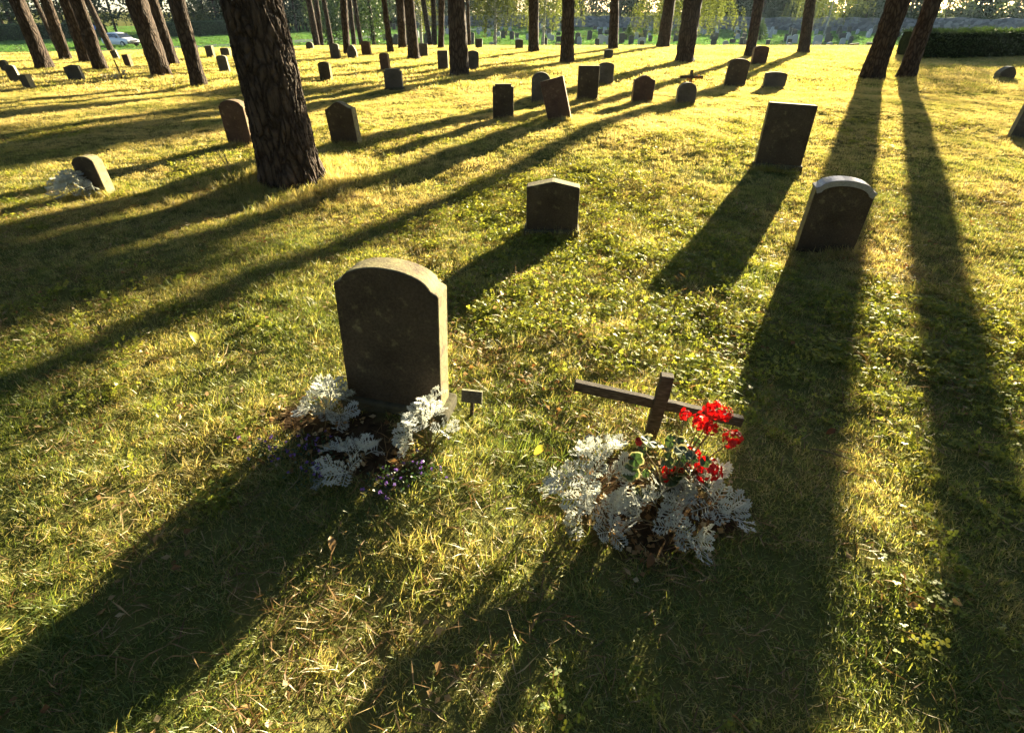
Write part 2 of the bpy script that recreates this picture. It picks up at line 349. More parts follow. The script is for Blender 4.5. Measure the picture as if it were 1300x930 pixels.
def slab_mesh(style, w, h, t, sink=.12, bev=.008):
    P = outline(style, w, h); P = [(x, z if z > 0 else -sink) for x, z in P]; k = len(P)
    V = [(x, -t/2, z) for x, z in P] + [(x, t/2, z) for x, z in P]
    F = [tuple(range(k)), tuple(range(2*k-1, k-1, -1))] + [(i, k+i, k+(i+1) % k, (i+1) % k) for i in range(k)]
    me = mesh_from('headstone', V, F); bm = bmesh.new(); bm.from_mesh(me)
    bmesh.ops.recalc_face_normals(bm, faces=bm.faces)
    ed = [e for e in bm.edges if len(e.link_faces) == 2 and e.calc_face_angle(0) > .5]
    bmesh.ops.bevel(bm, geom=ed, offset=bev, segments=2, affect='EDGES', profile=.5, clamp_overlap=True)
    bmesh.ops.triangulate(bm, faces=[f for f in bm.faces if len(f.verts) > 4])
    bm.to_mesh(me); bm.free(); return me
# (base x, base y, top y, width in photo pixels, outline, lean deg, yaw deg, material, thickness, label)
ST = [
 (700, 296, 226, 64, 'gable', 0, -4, 'stone_brown', .13, 'low brown headstone with a gabled top standing alone behind the big front stone', 1),
 (985, 214, 130, 54, 'slant', 1, -14, 'stone_brown', .10, 'tall dark rectangular headstone with a straight top leaning in the sunny lawn right of centre', 1),
 (1043, 318, 226, 65, 'arch', 2, -14, 'stone_brown', .11, 'brown headstone with a pale shouldered arched top standing in the tree shadow on the right', 0),
 (129, 246, 196, 30, 'arch', -6, -6, 'stone_brown', .12, 'arched headstone with a sunlit edge beside a white plant at the far left', 0),
 (309, 184, 126, 34, 'arch', -1, -12, 'stone_red', .12, 'arched headstone close against the left side of the thick near pine', 0),
 (441, 183, 128, 37, 'ogee', -4, -14, 'stone_brown', .12, 'brown headstone with a humped top just right of the thick near pine', 0),
 (639, 152, 106, 26, 'notch', 0, 0, 'stone_brown', .12, 'brown headstone with notched top corners left of the tilted stone', 0),
 (686, 131, 91, 23, 'round', 0, 0, 'stone_grey', .11, 'round topped grey headstone half hidden behind the tilted stone', 0),
 (711, 153, 98, 29, 'flat', -15, -10, 'stone_red', .10, 'rectangular headstone tipped strongly to the left among upright ones', 0),
 (745, 128, 83, 26, 'flat', 0, -3, 'stone_brown', .12, 'upright square cut brown headstone right of the tilted stone', 1),
 (768, 108, 79, 19, 'segment', 0, 0, 'stone_dark', .12, 'dark low arched headstone tucked behind the square cut brown one', 0),
 (814, 131, 95, 26, 'ogee', 2, 3, 'stone_red', .12, 'reddish headstone with a humped top between the square cut stone and the flowered cross', 0),
 (869, 134, 104, 23, 'round', 0, 0, 'stone_dark', .12, 'dark round topped headstone in front of the small flowered cross', 0),
 (931, 111, 74, 25, 'segment', 3, -8, 'stone_brown', .12, 'brown rounded corner headstone casting a wide shadow right of the flowered cross', 0),
 (962, 82, 58, 19, 'segment', 2, 4, 'stone_red', .13, 'reddish headstone just right of the slim pine in the middle distance', 1),
 (981, 113, 91, 26, 'segment', 1, -10, 'stone_dark', .12, 'low wide dark headstone on the sunny lawn left of the twin leaning pines', 1),
 (1273, 101, 84, 21, 'boulder', 2, 0, 'stone_dark', .18, 'small dark boulder shaped headstone in front of the clipped hedge', 0),
 (1296, 178, 131, 30, 'flat', 3, -20, 'stone_dark', .12, 'dark headstone cut off by the right edge of the view', 0),
 (501, 114, 87, 22, 'notch', 0, 0, 'stone_dark', .13, 'stout dark headstone left of the big dark pine with a mounded foot', 1),
 (490, 90, 67, 12, 'segment', -2, -16, 'stone_red', .12, 'narrow headstone with a sunlit right edge behind the stout dark stone', 0),
 (415, 102, 78, 15, 'segment', 0, -10, 'stone_brown', .12, 'lone narrow headstone right of the thick near pine in the shaded lawn', 0),
 (427, 76, 55, 12, 'segment', -2, -8, 'stone_dark', .12, 'dark headstone left of the slim sunlit pine', 0),
 (448, 74, 57, 12, 'boulder', 0, 0, 'stone_dark', .16, 'bulky rounded headstone right against the slim sunlit pine', 0),
 (466, 70, 52, 12, 'segment', -2, -14, 'stone_red', .12, 'headstone with a bright right edge right of the slim sunlit pine', 0),
 (394, 63, 53, 9, 'round', 0, 0, 'stone_dark', .12, 'small dark headstone under the dark leaning pair of trunks by the road', 0),
 (538, 72, 55, 11, 'flat', 0, 6, 'stone_dark', .12, 'dark square headstone touching the right side of the mounded mid pine', 0),
 (563, 89, 64, 13, 'flat', 0, 0, 'stone_dark', .12, 'dark flat topped headstone peeking out left of the big dark pine', 0),
 (601, 88, 64, 14, 'segment', 0, 8, 'stone_dark', .13, 'dark headstone peeking out right of the big dark pine', 0),
 (608, 62, 49, 9, 'flat', 0, 0, 'stone_dark', .12, 'small dark square headstone beyond the big dark pine near the crest', 0),
 (659, 62, 50, 10, 'segment', 0, 0, 'stone_dark', .12, 'small dark headstone at the crest left of a straight dark trunk', 0),
 (772, 75, 63, 11, 'segment', 0, 0, 'stone_dark', .12, 'small dark headstone at the foot of a straight pine in the centre', 0),
 (269, 74, 58, 10, 'flat', -2, -12, 'stone_grey', .13, 'small headstone with a lit right edge left of the thick near pine, by the road', 0),
 (286, 91, 70, 12, 'segment', -1, 6, 'stone_dark', .13, 'dark headstone tucked left of the thick near pine, nearest of that trio', 0),
 (288, 72, 63, 12, 'segment', 0, -10, 'stone_grey', .15, 'low wide headstone behind the dark one left of the thick near pine', 0),
 (165, 85, 69, 9, 'flat', -4, -12, 'stone_red', .13, 'slim headstone with a lit edge left of the dark doubled pine trunks', 0),
 (149, 76, 65, 7, 'flat', -10, 10, 'stone_dark', .12, 'tiny leaning headstone behind the thin wooden grave stake', 0),
 (99, 103, 82, 17, 'gable', -4, 14, 'stone_dark', .14, 'dark pointed headstone at the foot of the slanting left pines', 0),
 (39, 113, 98, 12, 'flat', -6, -12, 'stone_grey', .13, 'headstone with a lit right edge near the left edge of the view', 0),
 (22, 104, 82, 11, 'segment', -6, 20, 'stone_dark', .13, 'dark headstone behind the lit edged one near the left edge', 0),
 (9, 91, 77, 8, 'round', 0, 10, 'stone_dark', .13, 'dark round headstone at the extreme left edge', 0),
 (473, 49, 43, 4, 'flat', 0, 0, 'stone_dark', .14, 'tiny dark headstone on the green verge beside the far road', 0),
]
for bx, by, ty, w, style, lean, yaw, mk, th, label, pl in ST:
    p = pix(bx, by); dep = p.y*cp_ + (EYE-p.z)*sp_
    top = at_y(bx, ty, p.y+.06); h = max(.3, top.z-p.z); ww = w*dep/F_PX
    rot = Euler = (R(random.uniform(-2, 2)), R(lean), R(yaw)); STONES_XY.append((p.x, p.y, ww/2))
    sl = slab_mesh(style, ww, h, th)
    if bx == 1043:
        root = empty('headstone', p, rot); tag(root, label, 'headstone', 'headstones in the cemetery'); link_mesh('slab', sl, M[mk], root)
        O_ = [q for q in outline(style, ww, h) if q[1] > h*.8]; mb = MB(); k = len(O_); ins = [(x_*.93, z_-.03) for x_, z_ in O_]
        for yy_ in (-th/2-.012, th/2+.012): mb.V += [(x_*1.03, yy_, z_+.012) for x_, z_ in O_] + [(x_, yy_, z_) for x_, z_ in ins]
        for i in range(k-1): mb.F += [(i, k+i, k+i+1, i+1), (2*k+i, 2*k+i+1, 3*k+i+1, 3*k+i), (i, i+1, 2*k+i+1, 2*k+i), (k+i, 3*k+i, 3*k+i+1, k+i+1)]
        mb.F += [(0, 2*k, 3*k, k), (k-1, 2*k-1, 4*k-1, 3*k-1)]; mb.build('sheen_cap', M['sky_sheen'], root, bevel=.004)  # added cap whose pale gloss paints a sky reflection along the arch
    elif pl:
        root = empty('headstone', p, (rot[0], rot[1], rot[2])); tag(root, label, 'headstone', 'headstones in the cemetery')
        link_mesh('slab', sl, M[mk], root); mb = MB(); mb.box((-ww*.54, -th*.75, -.12), (ww*.54, th*.75, .05)); mb.build('plinth', M['plinth'], root, bevel=.01)
    else:
        o = link_mesh('headstone', sl, M[mk]); o.location = p; o.rotation_euler = rot
        tag(o, label, 'headstone', 'headstones in the cemetery')

# the big front headstone
fp = pix(502, 521); STONES_XY.append((fp.x, fp.y+.05, .27))
root = empty('headstone', fp + Vector((0.01, .05, 0)), (R(-1), R(2.5), R(-12)))
tag(root, 'large dark arched headstone in the foreground ringed by silver plants', 'headstone', 'headstones in the cemetery')
link_mesh('slab', slab_mesh('arch', .435, .68, .115, sink=-.02, bev=.007), M['stone_brown'], root)
mb = MB(); mb.box((-.25, -.085, -.12), (.25, .085, .04)); mb.build('plinth', M['plinth'], root, bevel=.012)

# ------------------------------------------------------------------ wooden cross, markers
def bar(a, b, wd, th, side):
    a = Vector(a); b = Vector(b); t = (b-a).normalized(); s = Vector(side); s = (s-t*s.dot(t)).normalized(); u = t.cross(s); L = (b-a).length
    Mx = Matrix((t, s, u)).transposed().to_4x4(); Mx.translation = a; mb = MB(); k = 10
    for i in range(k+1):
        x = L*i/k; jit = lambda: random.uniform(-.0018, .0018)
        mb.V += [tuple(Mx @ Vector((x, y+jit(), z+jit()))) for y, z in ((-th/2, -wd/2), (th/2, -wd/2), (th/2, wd/2), (-th/2, wd/2))]
    for i in range(k):
        for j in range(4): mb.F.append((4*i+j, 4*i+(j+1) % 4, 4*i+4+(j+1) % 4, 4*i+4+j))
    mb.F += [(3, 2, 1, 0), (4*k, 4*k+1, 4*k+2, 4*k+3)]; return mb
cb = pix(824, 556); cr = empty('wooden_cross', cb)
tag(cr, 'low weathered wooden grave cross leaning behind the red geranium', 'cross')
fwd = Vector((-.17, -1, 0))
bar((-.008, 0, -.15), (.03, 0.0, .318), .050, .038, fwd).build('upright', M['wood'], cr, bevel=.003, seg=1)
bar((-.32, .105, .212), (.355, -.015, .120), .045, .030, fwd).build('crossbar', M['wood'], cr, bevel=.003, seg=1).location = fwd.normalized()*.030

mp_ = pix(599, 530); mr = empty('grave_marker', mp_, (R(-4), R(3), R(-6))); tag(mr, 'small wooden name plate on a short stick right of the front headstone', 'grave marker')
mb = MB(); mb.box((-.008, -.006, -.06), (.008, .006, .10)); mb.build('stick', M['wood'], mr)
mb = MB(); mb.box((-.046, -.0235, .085), (.046, -.0085, .148)); mb.build('plate', M['stone_grey'], mr, bevel=.003)

# small flowered cross behind the dark round stone
p = pix(873, 126); x = empty('flowered_cross', p); tag(x, 'small dark cross dressed with orange flowers behind the dark round headstone', 'cross')
hh = at_y(873, 89, p.y).z - p.z
mb = MB(); mb.box((-.025, -.02, -.1), (.025, .02, hh)); mb.build('upright', M['wood'], x)
mb = MB(); mb.box((-.22, -.045, hh*.72), (.22, -.022, hh*.72+.05)); mb.build('crossbar', M['wood'], x)
for k in range(7):
    C = rng.normal(size=(14, 3))*.018 + np.array((-.12+.045*k, -.07, hh*.70+rng.normal()*.03)); Vv, Qq = leaf_quads(C, .034); link_mesh('flower', np_mesh('flower', Vv, Qq), M['orange'], x)

p = pix(155, 100); x = empty('grave_stake', p, (0, R(-6), 0)); tag(x, 'thin slanting wooden grave stake with pale flowers at its foot on the left', 'grave stake')
hh = at_y(150, 76, p.y).z - p.z
mb = MB(); mb.tube([(0, 0, -.1), (0, 0, hh)], [.022, .018], 6); mb.build('stake', M['wood'], x)
for k in range(9):
    C = rng.normal(size=(14, 3))*.025 + np.array((-.30+.06*k, -.1+rng.normal()*.07, .08+rng.normal()*.03)); Vv, Qq = leaf_quads(C, .07); link_mesh('flower', np_mesh('flower', Vv, Qq), M['pale_petal'], x)

# ------------------------------------------------------------------ pine trees
def bark_h(A, Zc, cell=.055, asp=2.6):
    """ridged bark plates: distance between the two nearest cells of a stretched jittered grid"""
    u = A/cell; v = Zc/(cell*asp); u = u + .55*np.sin(v*1.3+u*.6)+.35*np.sin(v*2.9-u*1.3)+.2*np.sin(v*6.1+u*2.3); v = v + .5*np.sin(u*.7+.6*v)+.3*np.sin(u*1.9-v*.8)
    iu = np.floor(u).astype(int); iv = np.floor(v).astype(int); d1 = np.full(u.shape, 9.); d2 = d1.copy(); idv = np.zeros(u.shape)
    def hsh(a, b, k): return np.modf(np.abs(np.sin(a*127.1+b*311.7+k*74.7)*43758.5453))[0]
    for du in (-1, 0, 1):
        for dv in (-1, 0, 1):
            a = iu+du; b = iv+dv; d = np.hypot(a+.1+.8*hsh(a, b, 1)-u, b+.1+.8*hsh(a, b, 2)-v); c = d < d1
            d2 = np.where(c, d1, np.minimum(d2, d)); idv = np.where(c, hsh(a, b, 3), idv); d1 = np.where(c, d, d1)
    return np.clip((d2-d1)*2.4, 0, 1), idv
def trunk_mesh(r, H, lean, na, zs, detail, seed):
    zs = np.asarray(zs); th = np.linspace(0, 2*np.pi, na, endpoint=False); T, Zz = np.meshgrid(th, zs)
    rs = np.random.default_rng(seed); ph = rs.random(6)*6.28
    rad = r*(1-.5*np.clip(Zz, 0, H)/H) * (1+.06*np.sin(2*T+ph[0]+.5*Zz)+.04*np.sin(3*T+ph[1]-.7*Zz)+.03*np.sin(1.9*Zz+ph[2]))
    rad = rad + r*np.exp(-np.clip(Zz+.05, 0, 99)/.20)*(.22+.16*np.sin(4*T+ph[3])+.10*np.sin(7*T+ph[4]))
    if detail:
        hb, idv = bark_h(T*r, Zz, cell=2*np.pi*r/round(2*np.pi*r/.052), asp=4.2); rad = rad + hb*.015*(.6+.6*np.sin(1.3*Zz+2*T)**2) + idv*.014 + .004*np.sin(40*T+9*Zz)*np.sin(31*Zz)
        hb2, _ = bark_h(T*r+3, Zz*1.3, cell=2*np.pi*r/round(2*np.pi*r/.025)); rad = rad+hb2*.006
    else: rad = rad*(1+.05*np.sin(9*T+5*np.sin(1.7*Zz+ph[5]))*np.sin(2.3*Zz)+.03*rs.normal(size=T.shape))
    bend = .05*np.sin(.5*Zz+ph[0])*np.clip(Zz/4, 0, 1)
    Vx = rad*np.cos(T)+lean*Zz+bend; Vy = rad*np.sin(T)+bend*.5
    V = np.stack([Vx, Vy, Zz], -1).reshape(-1, 3); nz = len(zs); I = np.arange(nz*na).reshape(nz, na); J = np.roll(I, -1, 1)
    Q = np.stack([I[:-1], J[:-1], J[1:], I[1:]], -1).reshape(-1, 4); return np_mesh('trunk', V, Q, True)
crown_me = []
for s in range(3):
    C = []
    for k in range(62):
        z = rng.uniform(0, 5.5); a = rng.uniform(0, 6.28); rr = (1.6+3.0*math.sin(math.pi*min(1, (z+.6)/6.2)))*math.sqrt(rng.random())
        C.append(np.array((rr*math.cos(a), rr*math.sin(a), z)) + rng.normal(size=(55, 3))*np.array((.6, .6, .2)))
    Vv, Qq = leaf_quads(np.concatenate(C), .5, asp=.45); crown_me.append(np_mesh('crown', Vv, Qq)); crown_me[-1].materials.append(M['pine'])
# (base x, base y, width, top x at the upper edge, label, fixed depth or None)
PT = [
 (371, 228, 70, 322, 'thick dark pine with deep furrowed bark close to the camera on the left', None),
 (58, 88, 19, 22, 'slanting pine nearest the left edge of the view', None),
 (84, 76, 13, 57, 'slim slanting pine second from the left, patched with sunlight', None),
 (110, 80, 13, 81, 'slim slanting pine behind the dark pointed headstone', None),
 (129, 90, 15, 97, 'dark slanting pine just left of the white car', None),
 (131, 57, 8, 110, 'thin sunlit pine directly in front of the white car', 33),
 (62, 63, 6, 45, 'thin dark pine far behind the left slanting pines', 34),
 (206, 97, 25, 174, 'broad dark pine right of the white car', None),
 (220, 83, 14, 193, 'dark pine doubled behind the broad one right of the car', None),
 (254, 110, 18, 224, 'pine with a bright sunlit right flank between the car and the thick near pine', None),
 (398, 58, 8, 391, 'dark trunk, left of a pair by the road right of the thick near pine', 36),
 (403, 56, 7, 400, 'dark trunk, right of a pair by the road right of the thick near pine', 37),
 (417, 56, 6, 411, 'thin dark leaning trunk by the road left of the slim sunlit pine', 42),
 (441, 70, 9, 436, 'slim sunlit pine with a bulky headstone at its foot', None),
 (446, 55, 6, 443, 'thin dark trunk right behind the slim sunlit pine', 44),
 (456, 57, 6, 450, 'thin reddish pine right of the slim sunlit pine', 40),
 (496, 67, 8, 488, 'dark slim pine left of the mounded mid pine', None),
 (511, 62, 11, 508, 'dark pine standing just behind the mounded mid pine', None),
 (526, 76, 14, 519, 'mid pine with a mound of litter at its foot and a lit right side', None),
 (545, 52, 7, 538, 'left of two narrow twin trunks behind the mid pine', 40),
 (549, 52, 7, 550, 'right of two narrow twin trunks behind the mid pine', 41),
 (560, 62, 8, 561, 'slim straight dark trunk left of the big dark pine', None),
 (583, 97, 23, 579, 'big dark pine with a mounded foot in the middle distance', None),
 (595, 62, 5, 594, 'thin trunk half hidden behind the big dark pine', 34),
 (677, 67, 13, 677, 'straight dark pine right of a small crest headstone', None),
 (720, 81, 16, 721, 'straight dark pine with a dark mound at its foot in the centre', None),
 (778, 63, 12, 781, 'straight pine right of centre with a small headstone at its foot', None),
 (841, 61, 16, 851, 'broad pine leaning slightly right in front of the hanging birch leaves', None),
 (869, 79, 24, 880, 'broad pine with a wide foot behind the flowered cross', None),
 (951, 73, 13, 963, 'slim pine beside the reddish headstone in the middle distance', None),
 (1019, 68, 13, 1029, 'lone slim pine before the far field right of centre', None),
 (1106, 100, 28, 1142, 'left and thicker of the twin leaning pines on the right', None),
 (1149, 98, 20, 1184, 'right and thinner of the twin leaning pines on the right', None),
]
for i, (bx, by, w, tx, label, dd) in enumerate(PT):
    p = at_d(bx, dd) if dd else pix(bx, by)
    dep = p.y*cp_+(EYE-p.z)*sp_; r = .5*w*dep/F_PX
    q = at_y(tx, 0, p.y); lean = (q.x-p.x)/(q.z-p.z); lean = max(-.16, min(.16, lean))
    H = 14.0 if i else 15.0
    root = empty('pine_tree', p); tag(root, label, 'tree', 'pine trunks in the cemetery'); TREES_XY.append((p.x, p.y, r))
    if i == 0: me = trunk_mesh(r*.90, H, lean, 300, np.concatenate([np.arange(-.15, 2.6, .009), np.arange(2.6, H, .4)]), True, i)
    else: me = trunk_mesh(r*.95, H, lean, 26, np.concatenate([np.arange(-.3, 4, .12), np.arange(4, H+.1, .5)]), False, i)
    link_mesh('trunk', me, M['bark'], root)
    c = link_mesh('crown', crown_me[i % 3], None, root); c.location = (lean*H*.75, 0, H-3.6); c.rotation_euler = (0, 0, i*1.7)

for i_, offx, n_b, h0, h1 in ((29, -.55, 26, 4.3, 8.6), (28, -.2, 16, 4.3, 8), (25, -.2, 14, 2.6, 5), (22, 0, 14, 2.5, 5), (27, -.3, 16, 2.6, 6), (18, 0, 9, 2.6, 5), (24, 0, 12, 2.8, 6), (26, 0, 12, 3, 6), (30, -.4, 12, 4.5, 8)):  # boughs added above the view to broaden the shadow bands on the lawn
    root = [o for o in COL.objects if o.name.startswith('pine_tree')][i_]; tm = [c for c in root.children if c.name.startswith('trunk')][0].data
    zc = np.array([v.co[:] for v in tm.vertices]).reshape(-1, 26, 3).mean(1)
    for k in range(n_b):
        h = random.uniform(h0, h1); ax = float(np.interp(h, zc[:, 2], zc[:, 0])); c = np.array((ax+random.gauss(offx, .55), random.gauss(.2, .5), h)); mb = MB(); mb.tube([(ax, 0, h-.2), tuple(c*.55+np.array((ax, 0, h-.15))*.45), tuple(c)], [.035, .025, .01], 5)
        Vv, Qq = leaf_quads(c+np.clip(rng.normal(size=(80, 3)), -1.5, 1.5)*np.array((.2, .2, .1)), .26, asp=.4); mb.add(Vv, Qq.tolist()); link_mesh('shadow_bough', mesh_from('shadow_bough', mb.V, mb.F), M['pine'], root)
# unseen pines added round the camera, left, right and behind, to block sky light
mb = MB(); CC = []
for gx_ in np.arange(-45, 46, 5.2):
    for gy_ in np.arange(-38, 30, 5.2):
        x_, y_ = gx_+random.uniform(-1.8, 1.8), gy_+random.uniform(-1.8, 1.8)
        if abs(x_) < 1.12*max(y_, 0)+5 and y_ > -4.5: continue
        if x_ > 0 and x_ < 1.1*y_+6: continue
        if random.random() < .08: continue
        z_ = tz(x_, y_); H = random.uniform(13, 16); mb.tube([(x_, y_, z_-.3), (x_, y_, z_+.6), (x_+random.uniform(-.3, .3), y_, z_+H*.6), (x_, y_, z_+H)], [.34, .24, .18, .05], 10, False)
        for k in range(26):
            h = random.uniform(8.8, H+1); rr = 3.6*math.sqrt(random.random()); a = random.uniform(0, 6.28); CC.append(np.array((x_+rr*math.cos(a), y_+rr*math.sin(a), z_+h)) + rng.normal(size=(30, 3))*np.array((.6, .6, .25)))
o = mb.build('shade_pines', M['bark']); Vv, Qq = leaf_quads(np.concatenate(CC), .62, asp=.5); me2 = np_mesh('f', Vv, Qq); bm = bmesh.new(); bm.from_mesh(o.data); k0 = len(bm.faces); bm.from_mesh(me2); bm.faces.ensure_lookup_table()
for f_ in bm.faces[k0:]: f_.material_index = 1
bm.to_mesh(o.data); bm.free(); o.data.materials.append(M['pine']); tag(o, 'unseen pines added round the burial lawn to block sky light', 'wood', kind='stuff')

# thin pale birch leaning on the right, lamp post, road sign
def simple_tube_thing(name, label, cat, p, q, r0, r1, mat):
    root = empty(name, p); tag(root, label, cat); return root

p = at_d(1136, 40); q = at_y(1157, 0, p.y); ln = (q-p)/(q.z-p.z)
root = empty('birch_tree', p); tag(root, 'thin pale birch trunk leaning between the twin leaning pines', 'tree')
mb = MB(); mb.tube([(0, 0, -.2)]+[ln*h + Vector((.06*math.sin(h*1.4), 0, 0)) for h in (0.5, 1.5, 2.5, 4, 6, 8)], [.10, .09, .085, .08, .075, .06, .03], 10); mb.build('trunk', M['bark_birch'], root, True)
C = rng.normal(size=(1500, 3))*np.array((1.1, 1.1, 1.2)) + np.array((ln.x*8, 0, 8.0)); Vv, Qq = leaf_quads(C, .22); link_mesh('crown', np_mesh('crown', Vv, Qq), M['birch_leaf'], root)

p = at_d(175, 36); q = at_y(154, 0, p.y); ln = (q.x-p.x)/(q.z-p.z)
root = empty('lamp_post', p); tag(root, 'thin grey metal lamp post beside the road left of the broad dark pine', 'lamp post')
mb = MB(); mb.tube([(0, 0, -.2), (0, 0, .9), (ln*.0+0, 0, .92), (0, 0, 6)], [.085, .085, .06, .045], 10); mb.build('pole', M['metal'], root, smooth=False)
mb = MB(); mb.tube([(0, 0, 5.9), (0, -.4, 6.25), (0, -1.0, 6.35)], [.035, .03, .03], 8); mb.build('arm', M['metal'], root)
mb = MB(); mb.tube([(0, -.95, 6.36), (0, -1.1, 6.36), (0, -1.6, 6.32)], [.06, .13, .08], 10); mb.build('lamp_head', M['metal'], root)
root.rotation_euler = (0, max(-.06, min(.06, ln)), 0)

p = at_d(115, 58); q = at_y(115, 35, p.y)
root = empty('road_sign', p, (0, 0, R(25))); tag(root, 'round blue road sign on a grey pole left of the white car', 'road sign')
hz_ = q.z-p.z; mb = MB(); mb.tube([(0, 0, -.2), (0, 0, hz_+.3)], [.035, .035], 8); mb.build('pole', M['metal'], root)
mb = MB(); mb.tube([(0, -.04, hz_), (0, -.06, hz_)], [.32, .32], 20); mb.build('disc', M['blue'], root)

# ------------------------------------------------------------------ drooping birches
def hang_mesh(rad, z0, z1, n, leaf, spread=1.0):
    C = []
    for k in range(n):
        a = rng.uniform(0, 6.28); rr = rad*math.sqrt(rng.random())*(1+.25*math.sin(3*a+rad)+.18*math.sin(7*a)); top = z1-1.2*(rr/rad)**2*(z1-z0)*.3 + rng.uniform(-.5, .3); L = (top-z0)*rng.uniform(.3, 1.0)*(1-.35*(rr/rad/1.4)**2)
        m_ = int(L/.07); t = np.linspace(0, 1, m_)[:, None]; out = np.array((math.cos(a), math.sin(a), 0))
        P = out*rr + out*.3*np.sin(t*1.5) + np.array((0, 0, 1))*(top-t*L) + rng.normal(size=(m_, 3))*.07*spread
        C.append(P)
    return np.concatenate(C)
BT = [(868, 50, 4.2, .9, 6.5, 380, 'drooping birch with long sunlit yellow green twigs right of centre'),
      (690, 52, 3.2, 1.5, 7.0, 240, 'drooping birch with sunlit twigs behind the straight dark centre pines'),
      (628, 46, 2.0, 1.0, 6.5, 150, 'small drooping birch between the big dark pine and the straight dark pine'),
      (533, 46, 1.3, 1.0, 6.5, 60, 'narrow bright leaved birch behind the twin trunks'),
      (1050, 85, 5.5, 0.8, 8.0, 260, 'grey green willow like tree in front of the wall left of the twin pines')]
for px, d, rad, z0, z1, k, label in BT:
    p = at_d(px, d); root = empty('birch_tree', p); tag(root, label, 'tree', 'drooping birches beyond the crest')
    mb = MB(); mb.tube([(0, 0, -.3), (0, 0, 1), (.1, 0, 3), (.05, .1, z1+.5)], [.16, .13, .11, .05], 10)
    for j in range(9):
        a = j*2.4; hgt = z1*(.55+.05*j); mb.tube([(.08, 0, hgt*.8), (rad*.45*math.cos(a), rad*.45*math.sin(a), hgt), (rad*.85*math.cos(a), rad*.85*math.sin(a), hgt*.93)], [.05, .03, .012], 6)
    mb.build('trunk', M['bark_birch'], root, smooth=True)
    Vv, Qq = leaf_quads(hang_mesh(rad, z0, z1, k, .1), .13, asp=.7); link_mesh('crown', np_mesh('crown', Vv, Qq), M['birch_leaf'], root)

# ------------------------------------------------------------------ hedges, wall, far woods
def hedge(name, a, b, depth, h, label, leaf=.07, dens=260, mat='hedge_leaf'):
    a = Vector(a); b = Vector(b); t = (b-a); L = t.length; t.normalize(); nn = Vector((-t.y, t.x, 0))
    mb = MB(); nL = max(2, int(L/1.2)); V = []; ring = [(-.5, -.1), (-.52, .55), (-.46, .97), (0, 1.0), (.46, .97), (.52, .55), (.5, -.1)]
    root = empty(name, (a.x, a.y, tz(a.x, a.y))); tag(root, label, 'hedge')
    for i in range(nL+1):
        c = a+t*(L*i/nL); g = tz(c.x, c.y)-root.location.z
        for (o, z) in ring: mb.V.append(tuple(c-a+nn*(o*depth*.9+random.uniform(-.04, .04)) + Vector((0, 0, g+z*h*.95-(c.z-a.z)+random.uniform(-.03, .03)))))
    k = len(ring)
    for i in range(nL):
        for j in range(k-1): mb.F.append((i*k+j, i*k+j+1, i*k+k+j+1, i*k+k+j))
    mb.F += [tuple(range(k))[::-1], tuple(nL*k+j for j in range(k))]
    mb.build('core', M['hedge_core'], root)
    n_ = int(L*(2*h+depth)*dens); s = rng.random(n_)*L; q = rng.random(n_)*(2*h+depth)
    off = np.where(q < h, -.5*depth, np.where(q < h+depth, q-h-.5*depth, .5*depth)); zz = np.where(q < h, q, np.where(q < h+depth, h, 2*h+depth-q))
    P = np.outer(s, np.array(t))+np.outer(off, np.array(nn)); P[:, 2] = zz + terr(a.x+P[:, 0], a.y+P[:, 1])-root.location.z
    P += rng.normal(size=P.shape)*(.035+.02*np.sin(3*s)[:, None]); Vv, Qq = leaf_quads(P, leaf)
    link_mesh('foliage', np_mesh('foliage', Vv, Qq), M[mat], root); return root
a = pix(1166, 75); b_ = a + Vector((26, 1.5, 0))
hedge('clipped_hedge', (a.x+.2, a.y+.9, 0), (b_.x, b_.y+.9, 0), 1.6, .86, 'dark clipped box hedge along the right edge behind the lawn', .075, 520)
a = at_d(190, 78); b_ = at_d(345, 92); hedge('clipped_hedge', (a.x, a.y, 0), (b_.x, b_.y, 0), 2, 2.0, 'long dark clipped hedge beyond the road right of the white car', .16, 70)
a = at_d(-60, 66); b_ = at_d(128, 80); hedge('clipped_hedge', (a.x, a.y, 0), (b_.x, b_.y, 0), 2, 1.9, 'dark hedge beyond the road behind the left slanting pines', .16, 70)

# dry stone wall at the far end of the field
m, n, out = mat_new('dry_stone'); tc = N(n, 'ShaderNodeTexCoord'); mp = N(n, 'ShaderNodeMapping'); mp.inputs['Scale'].default_value = (1, 1, 1.6); n.links.new(tc.outputs['Object'], mp.inputs[0])
vo = N(n, 'ShaderNodeTexVoronoi', i_Scale=1.6); ve = N(n, 'ShaderNodeTexVoronoi', feature='DISTANCE_TO_EDGE', i_Scale=1.6)
n.links.new(mp.outputs[0], vo.inputs['Vector']); n.links.new(mp.outputs[0], ve.inputs['Vector']); sx = N(n, 'ShaderNodeSeparateColor'); n.links.new(vo.outputs['Color'], sx.inputs[0])
rp = ramp(n, [(0, (.07, .07, .075)), (1, (.2, .2, .21))], sx.outputs[0]); b = N(n, 'ShaderNodeBsdfPrincipled', i_Roughness=.95); n.links.new(rp.outputs[0], b.inputs['Base Color'])
bp = N(n, 'ShaderNodeBump', i_Strength=1.0, i_Distance=.15); n.links.new(math_n(n, 'MINIMUM', ve.outputs['Distance'], .2), bp.inputs['Height']); n.links.new(bp.outputs[0], b.inputs['Normal']); n.links.new(b.outputs[0], out.inputs[0]); M['wall'] = m
wp = [(-30, 160), (-5, 149), (35, 130), (77, 110), (130, 92)]
root_p = Vector((wp[0][0], wp[0][1], tz(*wp[0]))); mb = MB(); pts = []
